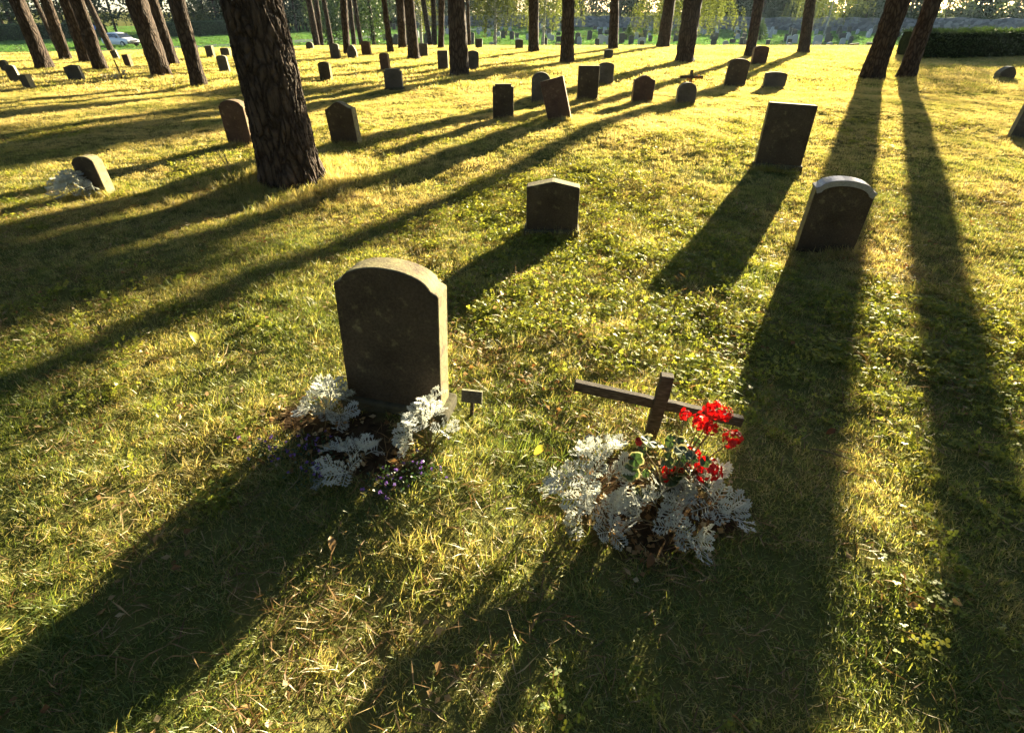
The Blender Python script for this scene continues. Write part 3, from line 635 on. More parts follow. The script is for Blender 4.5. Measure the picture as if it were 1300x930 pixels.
for i in range(len(wp)-1):
    for k in range(30): t = k/30; pts.append((wp[i][0]*(1-t)+wp[i+1][0]*t, wp[i][1]*(1-t)+wp[i+1][1]*t))
for (x_, y_) in pts:
    g_ = tz(x_, y_)-root_p.z; hh = 2.2+random.uniform(-.18, .18)
    for dx, z in ((-.4, -.4), (-.34, hh), (.34, hh+random.uniform(-.05, .05)), (.4, -.4)): mb.V.append((x_-root_p.x+random.uniform(-.05, .05), y_-root_p.y+dx+random.uniform(-.06, .06), g_+z))
for i in range(len(pts)-1):
    for j in range(3): mb.F.append((i*4+j, i*4+4+j, i*4+5+j, i*4+1+j))
w_o = mb.build('stone_wall', M['wall']); w_o.location = root_p; tag(w_o, 'long dark grey dry stone wall closing the far field', 'wall')

def wood(name, line, depth, nt_, hmin, hmax, leaf, per, mats=('wood_leaf',), low=2.0):
    """a far wood that reads as one mass: trunks plus ragged crowns of leaf clumps"""
    mb = MB(); C = []
    for k in range(nt_):
        t = rng.random()*(len(line)-1); i = int(t); f = t-i; x_ = line[i][0]*(1-f)+line[i+1][0]*f + rng.uniform(-1, 1)*2; y_ = line[i][1]*(1-f)+line[i+1][1]*f + rng.uniform(0, depth)
        z_ = tz(x_, y_); H = rng.uniform(hmin, hmax); ln = rng.uniform(-.04, .04)
        mb.tube([(x_, y_, z_-.3), (x_+ln*H*.5, y_, z_+H*.5), (x_+ln*H, y_, z_+H*.92)], [.2, .15, .04], 6, False)
        lo = rng.uniform(low*.4, low*1.6)
        for c in range(per):
            h = rng.uniform(lo, H); u = (h-lo)/(H-lo); rr = (.7+2.3*math.sin(math.pi*min(1, .15+u*.8)))*math.sqrt(rng.random()); a = rng.uniform(0, 6.28)
            C.append(np.array((x_+rr*math.cos(a), y_+rr*math.sin(a), z_+h))+rng.normal(size=(22, 3))*np.array((.55, .55, .4)))
    o = mb.build(name, M['bark'])
    Vv, Qq = leaf_quads(np.concatenate(C), leaf); me2 = np_mesh('f', Vv, Qq); me2.materials.append(M['wood_leaf'])
    bm = bmesh.new(); bm.from_mesh(o.data); k0 = len(bm.faces); bm.from_mesh(me2); bm.faces.ensure_lookup_table()
    for f_ in bm.faces[k0:]: f_.material_index = 1
    bm.to_mesh(o.data); bm.free(); o.data.materials.append(M['wood_leaf']); return tag(o, kind='stuff')
tag(wood('far_wood', [(-32, 164), (0, 152), (34, 136)], 26, 90, 7, 15, .5, 30, low=2.4), 'distant backlit wood behind the centre of the dark stone wall', 'wood')
tag(wood('far_wood', [(36, 135), (80, 114), (140, 96)], 26, 140, 5, 12, .6, 36, low=.8), 'distant blue green wood behind the right half of the dark stone wall', 'wood')
tag(wood('far_wood', [(-130, 70), (-80, 84), (-52, 96), (-34, 110), (-26, 140)], 22, 120, 10, 16, .5, 34, low=1.2), 'dark green wood beyond the road on the left', 'wood')

# round lit bush and conifer on the far left, small conical shrub in the far field
def bush(name, p, rx, rz, nleaf, leaf, mat, label, cone=False, trunk=True):
    root = empty(name, p); tag(root, label, 'shrub' if cone else 'tree')
    mb = MB(); mb.tube([(0, 0, -.2), (0, 0, rz*.5), (0, 0, rz*1.5)], [.12*rx, .1*rx, .03*rx], 8); mb.build('trunk', M['bark'], root)
    d = rand_unit(nleaf); rr = rng.random(nleaf)**.35
    P = d*rr[:, None]*np.array((rx, rx, rz)); P[:, 2] += rz
    if cone: f = 1.05-.9*np.clip(P[:, 2]/(2*rz), 0, 1); P[:, 0] *= f*1.3; P[:, 1] *= f*1.3
    P *= (1+.12*np.sin(4*d[:, 0]*3+5*d[:, 2])[:, None]); Vv, Qq = leaf_quads(P, leaf); link_mesh('crown', np_mesh('crown', Vv, Qq), M[mat], root)
p = at_d(248, 88); bush('broadleaf_tree', p, 3.0, 2.9, 4500, .28, 'birch_leaf', 'rounded grey green tree behind the hedge left of the thick near pine')
p = at_d(472, 62); bush('conifer_tree', p, 2.2, 4.5, 5000, .22, 'hedge_leaf', 'dark blue green conifer beyond the road right of the slim sunlit pine')
p = at_d(415, 58); bush('broadleaf_tree', p, 2.2, 3.2, 3500, .22, 'hedge_leaf', 'dense dark tree beyond the road between the trunk pair and the slim sunlit pine')
p = at_d(800, 72); bush('conical_shrub', p, .75, 1.0, 1400, .13, 'hedge_leaf', 'small dark cone shaped shrub among the distant graves', cone=True)
p = at_d(968, 70); bush('conical_shrub', p, 1.1, 1.2, 1600, .15, 'hedge_leaf', 'grey green cone shaped shrub right of the slim pine in the far field', cone=True)

# ------------------------------------------------------------------ far field of graves
protos = []
for style, w, h, mk in (('segment', .62, .85, 'stone_pale'), ('flat', .6, .95, 'stone_grey'), ('round', .55, .8, 'stone_pale'), ('flat', .85, .6, 'stone_grey'), ('gable', .6, 1.05, 'stone_dark')):
    me = slab_mesh(style, w, h, .16, sink=.3); me.materials.append(M[mk]); protos.append((me, style))
KIND = ['pale arched', 'grey square', 'pale round-topped', 'grey low wide', 'dark pointed']
LM = [(560, 'left of the big dark pine'), (600, 'right of the big dark pine'), (672, 'left of the crest pine'), (716, 'left of the central pine'), (778, 'right of the central pine'),
      (838, 'left of the hanging birch'), (888, 'behind the hanging birch'), (955, 'right of the hanging birch'), (1024, 'left of the lone slim pine'), (1075, 'right of the lone slim pine'), (1130, 'near the twin pines'), (1200, 'right of the twin pines')]
ORD = ['leftmost', 'second from left', 'third from left', 'fourth from left', 'fifth from left', 'sixth from left', 'seventh from left', 'eighth from left', 'ninth from left', 'tenth from left']
def project(p):
    dx = p[0]; yy = p[1]*cp_-(p[2]-EYE)*sp_; vv = p[1]*sp_+(p[2]-EYE)*cp_
    return 650+F_PX*dx/yy, 420-F_PX*vv/yy
FAR = {}
for row in range(19):
    yy = 64 + row*3.6
    x_ = -16*yy/70
    while x_ < 52*yy/70+2:
        x_ += random.uniform(1.0, 4.9)*(1+row*.03)*(.8 if x_/yy > .35 else 1.15)
        y2 = yy+random.uniform(-.9, .9)
        if y2 > 150-.52*x_-5 or random.random() < .25: continue
        k = random.choice((0, 0, 1, 1, 2, 3, 4)); s = random.uniform(.75, 1.2); sz = s*random.uniform(.85, 1.15)
        z_ = tz(x_, y2); top = np.array((x_, y2, z_+.6*sz)); tt = np.linspace(.05, .97, 60)
        if (EYE+(top[2]-EYE)*tt < terr(x_*tt, y2*tt)).any(): continue          # the crest hides it
        px_, py_ = project(top)
        if px_ > 1165 or any(abs(px_-project((a, b_, tz(a, b_)+1))[0]) < F_PX*r/math.hypot(a, b_)*.9 for a, b_, r in TREES_XY): continue   # a trunk hides it
        sec = next(l for v, l in LM if px_ < v); band = 'front rows' if row < 4 else ('middle rows' if row < 9 else 'back rows')
        FAR.setdefault((k, sec, band), []).append((px_, x_, y2, z_, s, sz))
for (k, sec, band), L in FAR.items():
    for i, (px_, x_, y2, z_, s, sz) in enumerate(sorted(L)):
        o = link_mesh('headstone', protos[k][0]); o.location = (x_, y2, z_); o.rotation_euler = (R(random.uniform(-3, 3)), R(random.uniform(-4, 4)), R(random.uniform(-12, 12))); o.scale = (s, 1, sz)
        where = f', {ORD[i]}' if len(L) > 1 else ''
        tag(o, f'{KIND[k]} far headstone {sec}, {band}{where}', 'headstone', 'headstones in the far field')
print('far stones', sum(map(len, FAR.values())))

# ------------------------------------------------------------------ parked car
def car(p, rz):
    root = empty('parked_car', p, (0, 0, rz)); tag(root, 'white hatchback car parked beyond the road among the left pines', 'car')
    # stations along the length: x, half width, sill z, shoulder z
    def loft(sts, ring):
        mb = MB()
        for st in sts: mb.V += ring(*st)
        k = len(ring(*sts[0]))
        for i in range(len(sts)-1):
            for j in range(k-1): mb.F.append((i*k+j, i*k+j+1, i*k+k+j+1, i*k+k+j))
        mb.F += [tuple(range(k))[::-1], tuple((len(sts)-1)*k+j for j in range(k))]; return mb
    body = [(-2.1, .70, .42, .62), (-2.05, .80, .30, .86), (-1.5, .84, .24, .93), (-.5, .85, .24, .93), (.7, .85, .24, .92), (1.3, .83, .25, .84), (1.95, .78, .30, .74), (2.12, .66, .42, .62)]
    loft(body, lambda x, w, a, b: [(x, -w*.92, a), (x, -w, a+.15), (x, -w, (a+b)/2+.1), (x, -w*.93, b-.03), (x, -w*.7, b+.015), (x, 0, b+.03), (x, w*.7, b+.015), (x, w*.93, b-.03), (x, w, (a+b)/2+.1), (x, w, a+.15), (x, w*.92, a)]).build('body', M['paint'], root, True)
    cab = [(-1.75, .74, .90, .97), (-1.25, .70, .90, 1.36), (-.6, .68, .9, 1.42), (.1, .68, .9, 1.40), (.45, .70, .9, 1.28), (1.05, .74, .86, .90)]
    loft(cab, lambda x, w, a, b: [(x, -w, a), (x, -w*(1-.18*(b-a)/.5), b-.04), (x, -w*.6, b+.01), (x, 0, b+.02), (x, w*.6, b+.01), (x, w*(1-.18*(b-a)/.5), b-.04), (x, w, a)]).build('cabin', M['paint'], root, True)
    for s in (-1, 1):
        mb = MB(); mb.V = [(-1.25, s*.735, .95), (-.28, s*.735, .95), (-.28, s*.64, 1.30), (-1.12, s*.64, 1.27)]; mb.V += [(x, y+s*.03, z) for x, y, z in mb.V]; mb.F = [(0, 1, 2, 3), (7, 6, 5, 4), (0, 4, 5, 1), (1, 5, 6, 2), (2, 6, 7, 3), (3, 7, 4, 0)]; mb.build('side_window', M['glass'], root)
        mb = MB(); mb.V = [(-.2, s*.735, .95), (.72, s*.74, .95), (.35, s*.65, 1.27), (-.2, s*.64, 1.30)]; mb.V += [(x, y+s*.03, z) for x, y, z in mb.V]; mb.F = [(0, 1, 2, 3), (7, 6, 5, 4), (0, 4, 5, 1), (1, 5, 6, 2), (2, 6, 7, 3), (3, 7, 4, 0)]; mb.build('side_window', M['glass'], root)
        mb = MB(); mb.box((1.98, s*.62-.13, .56), (2.13, s*.62+.13, .70)); mb.build('headlight', M['lens'], root, bevel=.03)
        mb = MB(); mb.box((.55, s*.86-.07, .92), (.7, s*.86+.07, 1.03)); mb.build('mirror', M['rubber'], root, bevel=.02)
        for x in (-1.3, 1.32):
            mb = MB(); mb.tube([(x, s*.70, .30), (x, s*.72, .30), (x, s*.87, .30), (x, s*.88, .30)], [.25, .31, .31, .25], 20); wh = mb.build('wheel', M['rubber'], root)
            mb = MB(); mb.tube([(x, s*.875, .30), (x, s*.89, .30)], [.19, .17], 16); mb.build('rim', M['chrome'], wh)
    mb = MB(); mb.V = [(.50, -.60, 1.29), (1.02, -.66, .93), (1.02, .66, .93), (.50, .60, 1.29)]; mb.V += [(x+.035, y, z+.035) for x, y, z in mb.V]; mb.F = [(0, 1, 2, 3), (7, 6, 5, 4), (0, 4, 5, 1), (1, 5, 6, 2), (2, 6, 7, 3), (3, 7, 4, 0)]; mb.build('windscreen', M['glass'], root)
    mb = MB(); mb.box((2.0, -.74, .36), (2.19, .74, .50)); mb.build('bumper', M['rubber'], root, bevel=.03)
    mb = MB(); mb.box((2.06, -.42, .56), (2.15, .42, .67)); mb.build('grille', M['rubber'], root)
car(at_d(146, 60), R(-22))

# ------------------------------------------------------------------ flower bed plants
def frond(L, nl, w, curve):
    """one lobed silver leaf along +x, z up: a rib with well separated toothed lobes"""
    V = []; F = []
    def strip(a, b, w0, w1):
        a = Vector(a); b = Vector(b); t = (b-a).normalized(); s = t.cross(Vector((0, 0, 1))).normalized(); k = len(V); mid = a*.35+b*.65
        V.extend([a-s*w0*.35, a+s*w0*.35, mid+s*w1*.5, b+s*w1*.22, b-s*w1*.22, mid-s*w1*.5]); F.append((k, k+1, k+2, k+3, k+4, k+5))
    def pt(u): return Vector((L*u*(1-.12*curve*u), 0, L*(.35*u-curve*.7*u*u)))
    for i in range(5): strip(pt(i/5), pt((i+1)/5), w*.07, w*.08)
    for i in range(nl):
        u = .28+.66*i/(nl-1); pl = w*(.30+.42*math.sin(math.pi*(.15+.72*(i/(nl-1)))))
        for s in (-1, 1):
            a = pt(u+(.03 if s > 0 else 0)); dr = Vector((.62, s*.78, random.uniform(-.15, .25))); strip(a, a+dr*pl, w*.06, w*.09)
            for f, q in ((.55, .38), (.8, .34)):
                c = a+dr*pl*f
                for s2 in (-1, 1): strip(c, c+Vector((.95 if s2 > 0 else -.05, s*(.25 if s2 > 0 else 1.0), random.uniform(-.1, .25)))*pl*q, w*.06, w*.085)
    strip(pt(.95), pt(1.0)+Vector((w*.16, 0, 0)), w*.08, w*.12); return V, F
def silver_plant(p, rad, nst, label, hgt=.12, leafL=.085, nl=5):
    root = empty('dusty_miller', p); tag(root, label, 'plant', 'silver leaved plants on the graves')
    mb = MB(); sm = MB(); tone = []
    for j in range(nst):
        a0 = j*2.39996+random.uniform(-.4, .4); f = math.sqrt((j+.3)/nst); o = Vector((math.cos(a0), math.sin(a0), 0)); tip = o*rad*.72*f + Vector((0, 0, hgt*(1-.75*f*f)*random.uniform(.75, 1.15)+.01))
        sm.tube([(0, 0, -.03), tuple(tip*.5+Vector((0, 0, .004))), tuple(tip)], [.004, .003, .002], 5)
        axis = (o*f*.9+Vector((0, 0, 1.0-.45*f))).normalized(); q = Vector((0, 0, 1)).rotation_difference(axis)
        for i in range(nl):
            L = leafL*random.uniform(.65, 1.15)*(1-.3*(i < 2)); V, F = frond(L, 5, L*.66, random.uniform(.2, 1.0)); el = R(62-7*i+random.uniform(-12, 12))
            Mx = Matrix.Translation(tip-axis*.004*i) @ q.to_matrix().to_4x4() @ Matrix.Rotation(i*2.4+random.uniform(-.4, .4), 4, 'Z') @ Matrix.Rotation(-el, 4, 'Y') @ Matrix.Rotation(random.uniform(-.5, .5), 4, 'X')
            V = [Mx @ v for v in V]; V = [Vector((v.x, v.y, max(v.z, .004))) for v in V]; mb.add(V, F); tone += [random.random()]*len(V)
    o = mb.build('leaves', M['silver'], root); t = o.data.attributes.new('tone', 'FLOAT', 'POINT'); t.data.foreach_set('value', tone)
    sm.build('stem', M['stem'], root); return root
silver_plant(pix(421, 530), .12, 7, 'silver leaved plant left of the front headstone base', .12, .09, 6)
silver_plant(pix(450, 598), .12, 5, 'silver leaved plant in the shadow in front of the front headstone', .09, .1)
silver_plant(pix(546, 566), .13, 8, 'sunlit silver leaved plant at the right foot of the front headstone', .19, .075)
silver_plant(pix(746, 640), .17, 11, 'big sunlit silver leaved plant left of the red geranium', .25)
silver_plant(pix(764, 668), .13, 5, 'smaller silver leaved plant at the front of the sunlit one below the cross', .05)
silver_plant(pix(842, 672), .15, 6, 'shaded silver leaved plant below the red flowers', .09, .1)
silver_plant(pix(888, 652), .14, 7, 'shaded silver leaved plant at the right end of the geranium bed', .12, .1)
silver_plant(pix(98, 250), .22, 9, 'white leaved plant beside the leaning arched stone at the far left', .16, .12, 9)

# red geranium
gb = pix(846, 632); gr = empty('red_geranium', gb); tag(gr, 'red geranium with cream edged leaves in front of the low wooden cross', 'flowering plant')
heads = [(908, 522, .044), (890, 536, .042), (918, 524, .034), (930, 558, .042), (897, 597, .054), (862, 604, .038), (870, 527, .022), (848, 602, .03), (904, 545, .03), (811, 560, .012), (874, 571, .018), (884, 574, .014), (868, 592, .02)]
sm = MB(); edge = MB(); leaf = MB()
for px, py, rad in heads:
    Yd = gb.y + (.10 if py < 545 else (.05 if py < 580 else -.02)) + random.uniform(-.02, .02)
    h = at_y(px, py, Yd) - gb; mb = MB(); tone = []; nfl = max(9, int(40*(rad/.042)**2))
    for k in range(nfl):
        d = Vector(rand_unit(1)[0]); d.z = d.z*.75+.1; c = h + d*rad*random.uniform(.6, 1.0); nrm = (d+Vector(rand_unit(1)[0])*.35).normalized(); a_ = nrm.orthogonal().normalized(); b2 = nrm.cross(a_); tn = random.random()
        for q in range(5):
            th = q*1.2566+k; e = a_*math.cos(th)+b2*math.sin(th); f = nrm.cross(e); s = .0105*random.uniform(.85, 1.15)
            mb.add([c, c+e*s*.55+f*s*.42+nrm*s*.18, c+e*s+f*s*.25+nrm*s*.12, c+e*s-f*s*.25+nrm*s*.12, c+e*s*.55-f*s*.42+nrm*s*.18], [(0, 1, 2, 3, 4)]); tone += [tn]*5
    o = mb.build('flower_head', M['red'], gr); t = o.data.attributes.new('tone', 'FLOAT', 'POINT'); t.data.foreach_set('value', tone)
    sm.tube([(0, 0, -.02), tuple(h*.45+Vector((0, .0, .03))), tuple(h*.95)], [.005, .003, .002], 6)
for k in range(60):
    px = 848+34*max(-1.4, min(1.4, random.gauss(0, .8))); py = 594+26*max(-1.3, min(1.3, random.gauss(0, .8))); c = at_y(px, py, gb.y+random.uniform(-.08, .1)) - gb
    if c.z < .015: c.z = .015+random.random()*.03
    nrm = (Vector((random.gauss(0, .5), random.gauss(-.25, .5), 1))).normalized(); a_ = nrm.orthogonal().normalized(); b2 = nrm.cross(a_); rr = random.uniform(.015, .036); ph = random.uniform(0, 6)
    inn = []; mid = []; ou = []
    for q in range(14):
        th = ph+q*5.6/13; w_ = 1+.10*math.sin(q*2.2); e = a_*math.cos(th)+b2*math.sin(th)
        mid.append(c+e*rr*.85*w_+nrm*(rr*.10*math.sin(q*2.2))); ou.append(c+e*rr*w_+nrm*(rr*(.12+.14*math.sin(q*2.2))))
    LC = MB(); LC.add([c]+mid, [(0, i+1, i+2) for i in range(13)]); LE = MB(); LE.add(mid+ou, [(i, i+14, i+15, i+1) for i in range(13)])
    LE.build('leaf_margin', M['ger_edge'], LC.build('leaf', M['ger_leaf'], gr))
    sm.tube([(random.uniform(-.03, .03), random.uniform(-.03, .03), 0), tuple(c*.5+Vector((0, 0, .02))), tuple(c)], [.003, .002, .0015], 5)
for k in range(9):
    a = random.uniform(2, 4.2); sm.tube([(0, 0, 0), (.06*math.cos(a), .05*math.sin(a), .07), (.15*math.cos(a), .1*math.sin(a), .10+.05*random.random())], [.004, .003, .002], 5)
sm.build('stem', M['stem'], gr)

# small purple bedding flowers (a few pixels each)
for i, (px, py, s, lab) in enumerate([(533, 604, 1.0, 'small purple flowered plant in the sun below the right silver plant'), (395, 575, .9, 'purple flowered plant in the headstone shadow left of the shaded silver plant'),
                                    (345, 580, .8, 'purple flowered plant at the left edge of the headstone shadow'), (488, 620, .8, 'purple flowered plant right of the shaded silver plant'), (405, 612, .8, 'purple flowered plant lowest in the headstone shadow')]):
    p = pix(px, py); root = empty('lobelia_plant', p); tag(root, lab, 'flowering plant', 'purple bedding flowers')
    C = rng.normal(size=(220, 3))*np.array((.055, .05, .022))*s + np.array((0, 0, .03)); C[:, 2] = np.abs(C[:, 2]); Vv, Qq = leaf_quads(C, .014); link_mesh('foliage', np_mesh('foliage', Vv, Qq), M['ger_leaf'], root)
    for c in rng.normal(size=(16, 3))*np.array((.06, .05, .012))*s + np.array((0, 0, .05)):
        Vv, Qq = leaf_quads(c+rng.normal(size=(5, 3))*.003, .011, asp=.8); link_mesh('flower', np_mesh('flower', Vv, Qq), M['purple'], root)

# single leaves, a twig and dry stalks lying on the lawn
def single_leaf(px, py, L, mat, label, rz):
    p = pix(px, py); mb = MB(); k = 9
    for i in range(k+1):
        u = i/k; w = L*.27*math.sin(math.pi*min(1, u*.96+.02))**.8; zz = .012+.25*L*math.sin(u*2.2)
        mb.V += [(L*(u-.5), -w, zz+.25*w), (L*(u-.5), 0, zz), (L*(u-.5), w, zz+.3*w)]
    for i in range(k): mb.F += [(3*i, 3*i+1, 3*i+4, 3*i+3), (3*i+1, 3*i+2, 3*i+5, 3*i+4)]
    o = mb.build('fallen_leaf', M[mat], smooth=True); o.location = p+Vector((0, 0, .02)); o.rotation_euler = (R(25), R(-15), rz); tag(o, label, 'leaf')
single_leaf(246, 437, .09, 'yellow_leaf', 'yellow fallen leaf lying in the grass left of the front headstone', 2.4)
single_leaf(684, 578, .055, 'yellow_leaf', 'yellow green leaf in the grass left of the big silver plant', .6)
single_leaf(1050, 556, .045, 'dead', 'pale curled leaf on the sunlit grass right of the cross', .3)
single_leaf(820, 718, .05, 'dead', 'pale leaf in the shade at the bottom below the cross plants', 1.2)
single_leaf(420, 700, .05, 'dead', 'brown curled leaf inside the front headstone shadow', 2.0)
p = pix(1052, 583); mb = MB(); mb.tube([(-.07, .035, .02), (-.02, .012, .03), (.03, -.015, .028), (.075, -.03, .02)], [.003, .004, .0035, .002], 6); tag(mb.build('twig', M['stem']), 'short dry twig lying on the sunlit grass between the two long tree shadows', 'twig').location = p
p = pix(292, 222); mb = MB()
for k in range(7): a = random.uniform(-.5, .5); mb.tube([(random.uniform(-.05, .05), random.uniform(-.03, .03), 0), (a*.08, .01*k, .12), (a*.2, .01*k, .22+.03*random.random()), (a*.3, .01*k, .25)], [.003, .003, .002, .004], 5)
tag(mb.build('dry_grass_stalks', M['straw']), 'tuft of pale dry grass stalks left of the thick near pine', 'grass tuft').location = p

# ------------------------------------------------------------------ grass, clover, litter (uncountable: scattered tufts)
def blade_tuft(name, nb, rad, hmin, hmax, wid, lie, mat, seg=3):
    V = []; Q = []; tone = []
    for i in range(nb):
        a = random.uniform(0, 6.283); r0 = rad*math.sqrt(random.random()); b0 = Vector((r0*math.cos(a), r0*math.sin(a), -.008)); d = random.uniform(0, 6.283); L = random.uniform(hmin, hmax)
        el = R(random.uniform(90-lie, 88)); dirh = Vector((math.cos(d), math.sin(d), 0)); bend = random.uniform(.2, 1.3); sd = Vector((-dirh.y, dirh.x, 0)); tw = random.uniform(-.7, .7); sd = (sd*math.cos(tw)+Vector((0, 0, 1))*math.sin(tw)*.6).normalized()
        p = b0.copy(); k = len(V); tn = random.random()
        for s in range(seg+1):
            u = s/seg; w = wid*(1-u**1.6)*.5+.0001; V += [p-sd*w, p+sd*w]; tone += [tn, tn]
            e = el-bend*u; p = p+(dirh*math.cos(e)+Vector((0, 0, 1))*math.sin(e))*(L/seg); p.z = max(p.z, .001)
        for s in range(seg): Q.append((k+2*s, k+2*s+1, k+2*s+3, k+2*s+2))
    me = mesh_from(name, V, Q, True); t = me.attributes.new('tone', 'FLOAT', 'POINT'); t.data.foreach_set('value', tone); me.materials.append(mat); return bpy.data.objects.new(name, me)
def litter_tuft(name, nb, rad, L0, L1, wid, mat, flat=True):
    V = []; Q = []; tone = []
    for i in range(nb):
        a = random.uniform(0, 6.283); r0 = rad*math.sqrt(random.random()); c = Vector((r0*math.cos(a), r0*math.sin(a), random.uniform(.004, .03))); d = random.uniform(0, 6.283); L = random.uniform(L0, L1); sl = random.uniform(-.35, .35)
        t = Vector((math.cos(d), math.sin(d), sl)).normalized(); s = t.cross(Vector((random.gauss(0, .5), random.gauss(0, .5), 1))).normalized(); k = len(V); w = wid*random.uniform(.6, 1.3); cv = Vector((0, 0, random.uniform(-.1, .15)))*L
        V += [c-t*L*.5, c-t*L*.1-s*w*.5+cv, c+t*L*.5, c-t*L*.1+s*w*.5+cv]; Q.append((k, k+1, k+2, k+3)); tone += [random.random()]*4
    tone = [tone[4*(i//4)] for i in range(len(tone))]
    me = mesh_from(name, V, Q); t = me.attributes.new('tone', 'FLOAT', 'POINT'); t.data.foreach_set('value', tone); me.materials.append(mat); return bpy.data.objects.new(name, me)
def clover_tuft(name, nb, rad, mat, size=.009):
    V = []; Q = []; tone = []
    for i in range(nb):
        a = random.uniform(0, 6.283); r0 = rad*math.sqrt(random.random()); c = Vector((r0*math.cos(a), r0*math.sin(a), random.uniform(.012, .04))); nrm = Vector((random.gauss(0, .55), random.gauss(0, .55), 1)).normalized(); a_ = nrm.orthogonal().normalized(); b_ = nrm.cross(a_); tn = random.random(); ph = random.uniform(0, 6)
        for q in range(3):
            th = ph+q*2.094; e = a_*math.cos(th)+b_*math.sin(th); f = nrm.cross(e); s = size*random.uniform(.8, 1.3); k = len(V)
            V += [c, c+e*s*.6+f*s*.5, c+e*s*1.15+f*s*.25, c+e*s*1.15-f*s*.25, c+e*s*.6-f*s*.5]; Q.append((k, k+1, k+2, k+3, k+4)); tone += [tn]*5
    me = mesh_from(name, V, Q); t = me.attributes.new('tone', 'FLOAT', 'POINT'); t.data.foreach_set('value', tone); me.materials.append(mat); return bpy.data.objects.new(name, me)

def scatter(name, tufts, P, rot, scl, idx, label, cat):
    """one 'stuff' object: a cloud of points, each carrying one tuft"""
    coll = bpy.data.collections.new(name+'_tufts')
    for i, t in enumerate(tufts): t.name = f'{name}_tuft_{i:02d}'; coll.objects.link(t)
    me = bpy.data.meshes.new(name); n_ = len(P); me.vertices.add(n_); me.vertices.foreach_set('co', np.ascontiguousarray(P, np.float32).ravel())
    a = me.attributes.new('rot', 'FLOAT_VECTOR', 'POINT'); a.data.foreach_set('vector', np.ascontiguousarray(rot, np.float32).ravel())
    a = me.attributes.new('scl', 'FLOAT_VECTOR', 'POINT'); a.data.foreach_set('vector', np.ascontiguousarray(scl, np.float32).ravel())
    a = me.attributes.new('idx', 'INT', 'POINT'); a.data.foreach_set('value', np.ascontiguousarray(idx, np.int32))
    o = bpy.data.objects.new(name, me); COL.objects.link(o); tag(o, label, cat, kind='stuff')
    ng = bpy.data.node_groups.new(name, 'GeometryNodeTree'); ng.interface.new_socket('Geometry', in_out='INPUT', socket_type='NodeSocketGeometry'); ng.interface.new_socket('Geometry', in_out='OUTPUT', socket_type='NodeSocketGeometry')
    gi = ng.nodes.new('NodeGroupInput'); go = ng.nodes.new('NodeGroupOutput'); iop = ng.nodes.new('GeometryNodeInstanceOnPoints'); ci = ng.nodes.new('GeometryNodeCollectionInfo')
    ci.inputs[0].default_value = coll; ci.inputs[1].default_value = True; ci.inputs[2].default_value = True
    def na(nm, ty): x = ng.nodes.new('GeometryNodeInputNamedAttribute'); x.data_type = ty; x.inputs[0].default_value = nm; return x.outputs[0]
    ng.links.new(gi.outputs[0], iop.inputs['Points']); ng.links.new(ci.outputs[0], iop.inputs['Instance']); iop.inputs['Pick Instance'].default_value = True
    ng.links.new(na('idx', 'INT'), iop.inputs['Instance Index']); ng.links.new(na('scl', 'FLOAT_VECTOR'), iop.inputs['Scale'])
    er = ng.nodes.new('FunctionNodeEulerToRotation'); ng.links.new(na('rot', 'FLOAT_VECTOR'), er.inputs[0]); ng.links.new(er.outputs[0], iop.inputs['Rotation'])
    ng.links.new(iop.outputs[0], go.inputs[0]); md = o.modifiers.new('tufts', 'NODES'); md.node_group = ng; return o

def region(y0, y1, dens, margin=1.2):
    hw = (y1+2)*.95+margin; n_ = int((y1-y0)*2*hw*dens); x = rng.uniform(-hw, hw, n_); y = rng.uniform(y0, y1, n_)
    # kept: what the camera (or one a step aside) sees
    dep = y*cp_+EYE*sp_; k = (np.abs(x) < dep*.96+margin); return x[k], y[k]
def keep_off(x, y):
    k = np.ones(len(x), bool)
    for a, b_, r in TREES_XY: k &= np.hypot(x-a, y-b_) > r*1.05
    for a, b_, r in STONES_XY: k &= ~((np.abs(x-a) < r*.98) & (np.abs(y-b_) < .06))
    return k
def lump(x, y, s, p): return .5+.25*(np.sin(s*x+p)*np.sin(s*1.1*y+2*p)+np.sin(s*.53*x-s*.61*y+p)+.7*np.sin(s*1.9*x+s*1.3*y-p)*np.sin(s*1.7*y-p))

gt = [blade_tuft('t', 50, .055, .016, .046, .0027, 64, M['grass']) for _ in range(5)]      # 0-4 short mown mat
gt += [blade_tuft('t', 46, .05, .05, .105, .0030, 50, M['grass'], 4) for _ in range(3)]   # 5-7 longer clumps
gt += [blade_tuft('t', 40, .13, .03, .07, .008, 58, M['grass'], 2) for _ in range(3)]     # 8-10 coarse, for the distance
gt += [blade_tuft('t', 70, .14, .03, .07, .011, 50, M['field_grass'], 2) for _ in range(2)]   # 11-12 greener grass of the far field
Ps = []; Rs = []; Ss = []; Is = []
def put(x, y, sx_, sz_, idx, tilt=.15):
    k = keep_off(x, y); x, y, idx = x[k], y[k], idx[k]; sx_ = (sx_*np.ones(len(k)))[k]; sz_ = (sz_*np.ones(len(k)))[k]; n_ = len(x)
    Ps.append(np.stack([x, y, terr(x, y)], 1)); Rs.append(np.stack([rng.normal(0, tilt, n_), rng.normal(0, tilt, n_), rng.uniform(0, 6.283, n_)], 1)); Ss.append(np.stack([sx_, sx_, sz_], 1)); Is.append(idx)
x, y = region(.1, 5.5, 680); k = (rng.random(len(x)) > soil_amt(x, y)*1.02) & (rng.random(len(x)) < .5+.7*np.clip(lump(x, y, 2.3, 1), 0, 1)); x, y = x[k], y[k]
put(x, y, rng.uniform(.75, 1.1, len(x)), rng.uniform(.5, 1.0, len(x)), rng.integers(0, 5, len(x)))
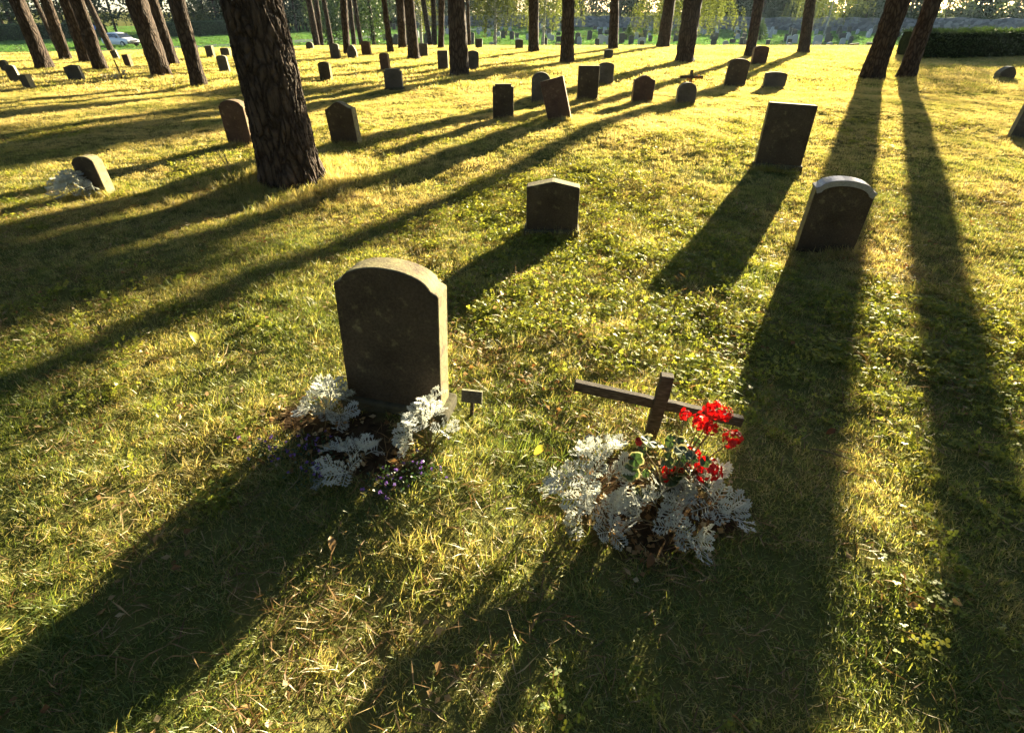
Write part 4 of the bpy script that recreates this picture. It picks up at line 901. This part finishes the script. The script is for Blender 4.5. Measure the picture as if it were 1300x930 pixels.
x, y = region(.1, 5.5, 90); L = lump(x, y, 1.5, 4); k = (rng.random(len(x)) > soil_amt(x, y)*1.1) & (rng.random(len(x)) < np.clip((L-.5)*3.0, 0.03, 1)); x, y = x[k], y[k]
put(x, y, rng.uniform(.8, 1.2, len(x)), rng.uniform(.4, .85, len(x)), rng.integers(5, 8, len(x)))
x, y = region(5.5, 14, 260); k = rng.random(len(x)) < .6+.6*np.clip(lump(x, y, 1.6, 2), 0, 1); x, y = x[k], y[k]
put(x, y, rng.uniform(1.0, 1.5, len(x)), rng.uniform(.7, 1.15, len(x)), rng.integers(0, 5, len(x)))
x, y = region(13, 40, 55, 3); put(x, y, rng.uniform(1.0, 1.6, len(x)), rng.uniform(.8, 1.3, len(x)), rng.integers(8, 11, len(x)))
x, y = region(60, 145, 2.6, 2); k = (y < 146-.52*x) & (rng.random(len(x)) < 1.2-.006*y); x, y = x[k], y[k]; put(x, y, rng.uniform(3.2, 4.6, len(x)), rng.uniform(1.6, 2.4, len(x)), rng.integers(11, 13, len(x)))
# long grass left uncut round the trunks and stones
xs = []; ys = []
for i, (a, b_, r) in enumerate(TREES_XY):
    n_ = 420 if i == 0 else 60; th = rng.uniform(0, 6.283, n_); rr = r*1.15+np.abs(rng.normal(0, (.34 if i == 0 else .2), n_)); xs.append(a+rr*np.cos(th)); ys.append(b_+rr*np.sin(th))
for a, b_, r in STONES_XY[:18]:
    n_ = 40; xs.append(a+rng.uniform(-r*1.15, r*1.15, n_)); ys.append(b_+rng.choice((-1, 1), n_)*rng.uniform(.07, .16, n_))
x = np.concatenate(xs); y = np.concatenate(ys); k = soil_amt(x, y) < .4; x, y = x[k], y[k]
put(x, y, rng.uniform(.8, 1.3, len(x)), rng.uniform(.7, 1.25, len(x)), rng.integers(5, 8, len(x)))
scatter('grass', gt, np.concatenate(Ps), np.concatenate(Rs), np.concatenate(Ss), np.concatenate(Is), 'short dry yellow green grass covering the cemetery lawn', 'grass')
print('grass tufts', sum(len(a) for a in Ps))

Ps, Rs, Ss, Is = [], [], [], []
cl = [clover_tuft('c', 26, .07, M['clover']) for _ in range(4)]
ca = [pix(800, 330), pix(880, 420), pix(720, 260), pix(1200, 440), pix(660, 380)]; cr_ = [1.0, .8, 1.1, .8, .5]
x, y = region(.2, 9, 170); w_ = np.zeros(len(x))
for p, r in zip(ca, cr_): w_ = np.maximum(w_, 1-sstep(.5, 1.4, np.hypot(x-p.x, y-p.y)/r))
k = rng.random(len(x)) < np.maximum(w_*.85, .16*(lump(x, y, 2.0, 7) > .62)); k &= soil_amt(x, y) < .5; x, y = x[k], y[k]
put(x, y, rng.uniform(.8, 1.4, len(x)), rng.uniform(.8, 1.4, len(x)), rng.integers(0, 4, len(x)))
scatter('clover', cl, np.concatenate(Ps), np.concatenate(Rs), np.concatenate(Ss), np.concatenate(Is), 'low leafy clover cover in the middle of the lawn', 'ground cover')

Ps, Rs, Ss, Is = [], [], [], []
nd = [litter_tuft('n', 14, .10, .035, .10, .0027, M['needle']) for _ in range(4)] + [litter_tuft('n', 4, .12, .05, .10, .0036, M['needle'])]
x, y = region(.1, 5.5, 110); k = rng.random(len(x)) < np.clip(.15+.7*lump(x, y, 1.9, 3)+soil_amt(x, y), 0, 1); x, y = x[k], y[k]
put(x, y, rng.uniform(.8, 1.3, len(x)), rng.uniform(.9, 2.0, len(x)), rng.integers(0, 5, len(x)))
scatter('fallen_needles', nd, np.concatenate(Ps), np.concatenate(Rs), np.concatenate(Ss), np.concatenate(Is), 'dry straw and fallen needles strewn through the grass', 'litter')

Ps, Rs, Ss, Is = [], [], [], []
dl = [litter_tuft('d', 7, .10, .018, .034, .018, M['dead']) for _ in range(4)]
x, y = region(.1, 9, 90); w_ = soil_amt(x, y)*1.2
for p, r in ((pix(640, 400), .75), (pix(610, 440), .5), (pix(1110, 328), .4), (pix(380, 540), .25)): w_ = np.maximum(w_, 1-sstep(.3, 1.3, np.hypot(x-p.x, y-p.y)/r))
k = rng.random(len(x)) < np.maximum(w_, .035); x, y = x[k], y[k]
put(x, y, rng.uniform(.7, 1.2, len(x)), rng.uniform(.8, 1.4, len(x)), rng.integers(0, 4, len(x)))
scatter('dead_leaves', dl, np.concatenate(Ps), np.concatenate(Rs), np.concatenate(Ss), np.concatenate(Is), 'small pale and brown dead leaves scattered on the lawn', 'litter')

# ------------------------------------------------------------------ haze in the air
mb = MB(); mb.box((-430, -430, -4.5), (430, 440, 21))
m, n, out = mat_new('haze_air'); pv = N(n, 'ShaderNodeVolumePrincipled'); pv.inputs['Color'].default_value = (.62, .83, 1.0, 1); pv.inputs['Density'].default_value = .0001; pv.inputs['Anisotropy'].default_value = .3
n.links.new(pv.outputs[0], out.inputs['Volume']); hz = mb.build('haze', m); tag(hz, kind='stuff')
SC.cycles.volume_bounces = 0
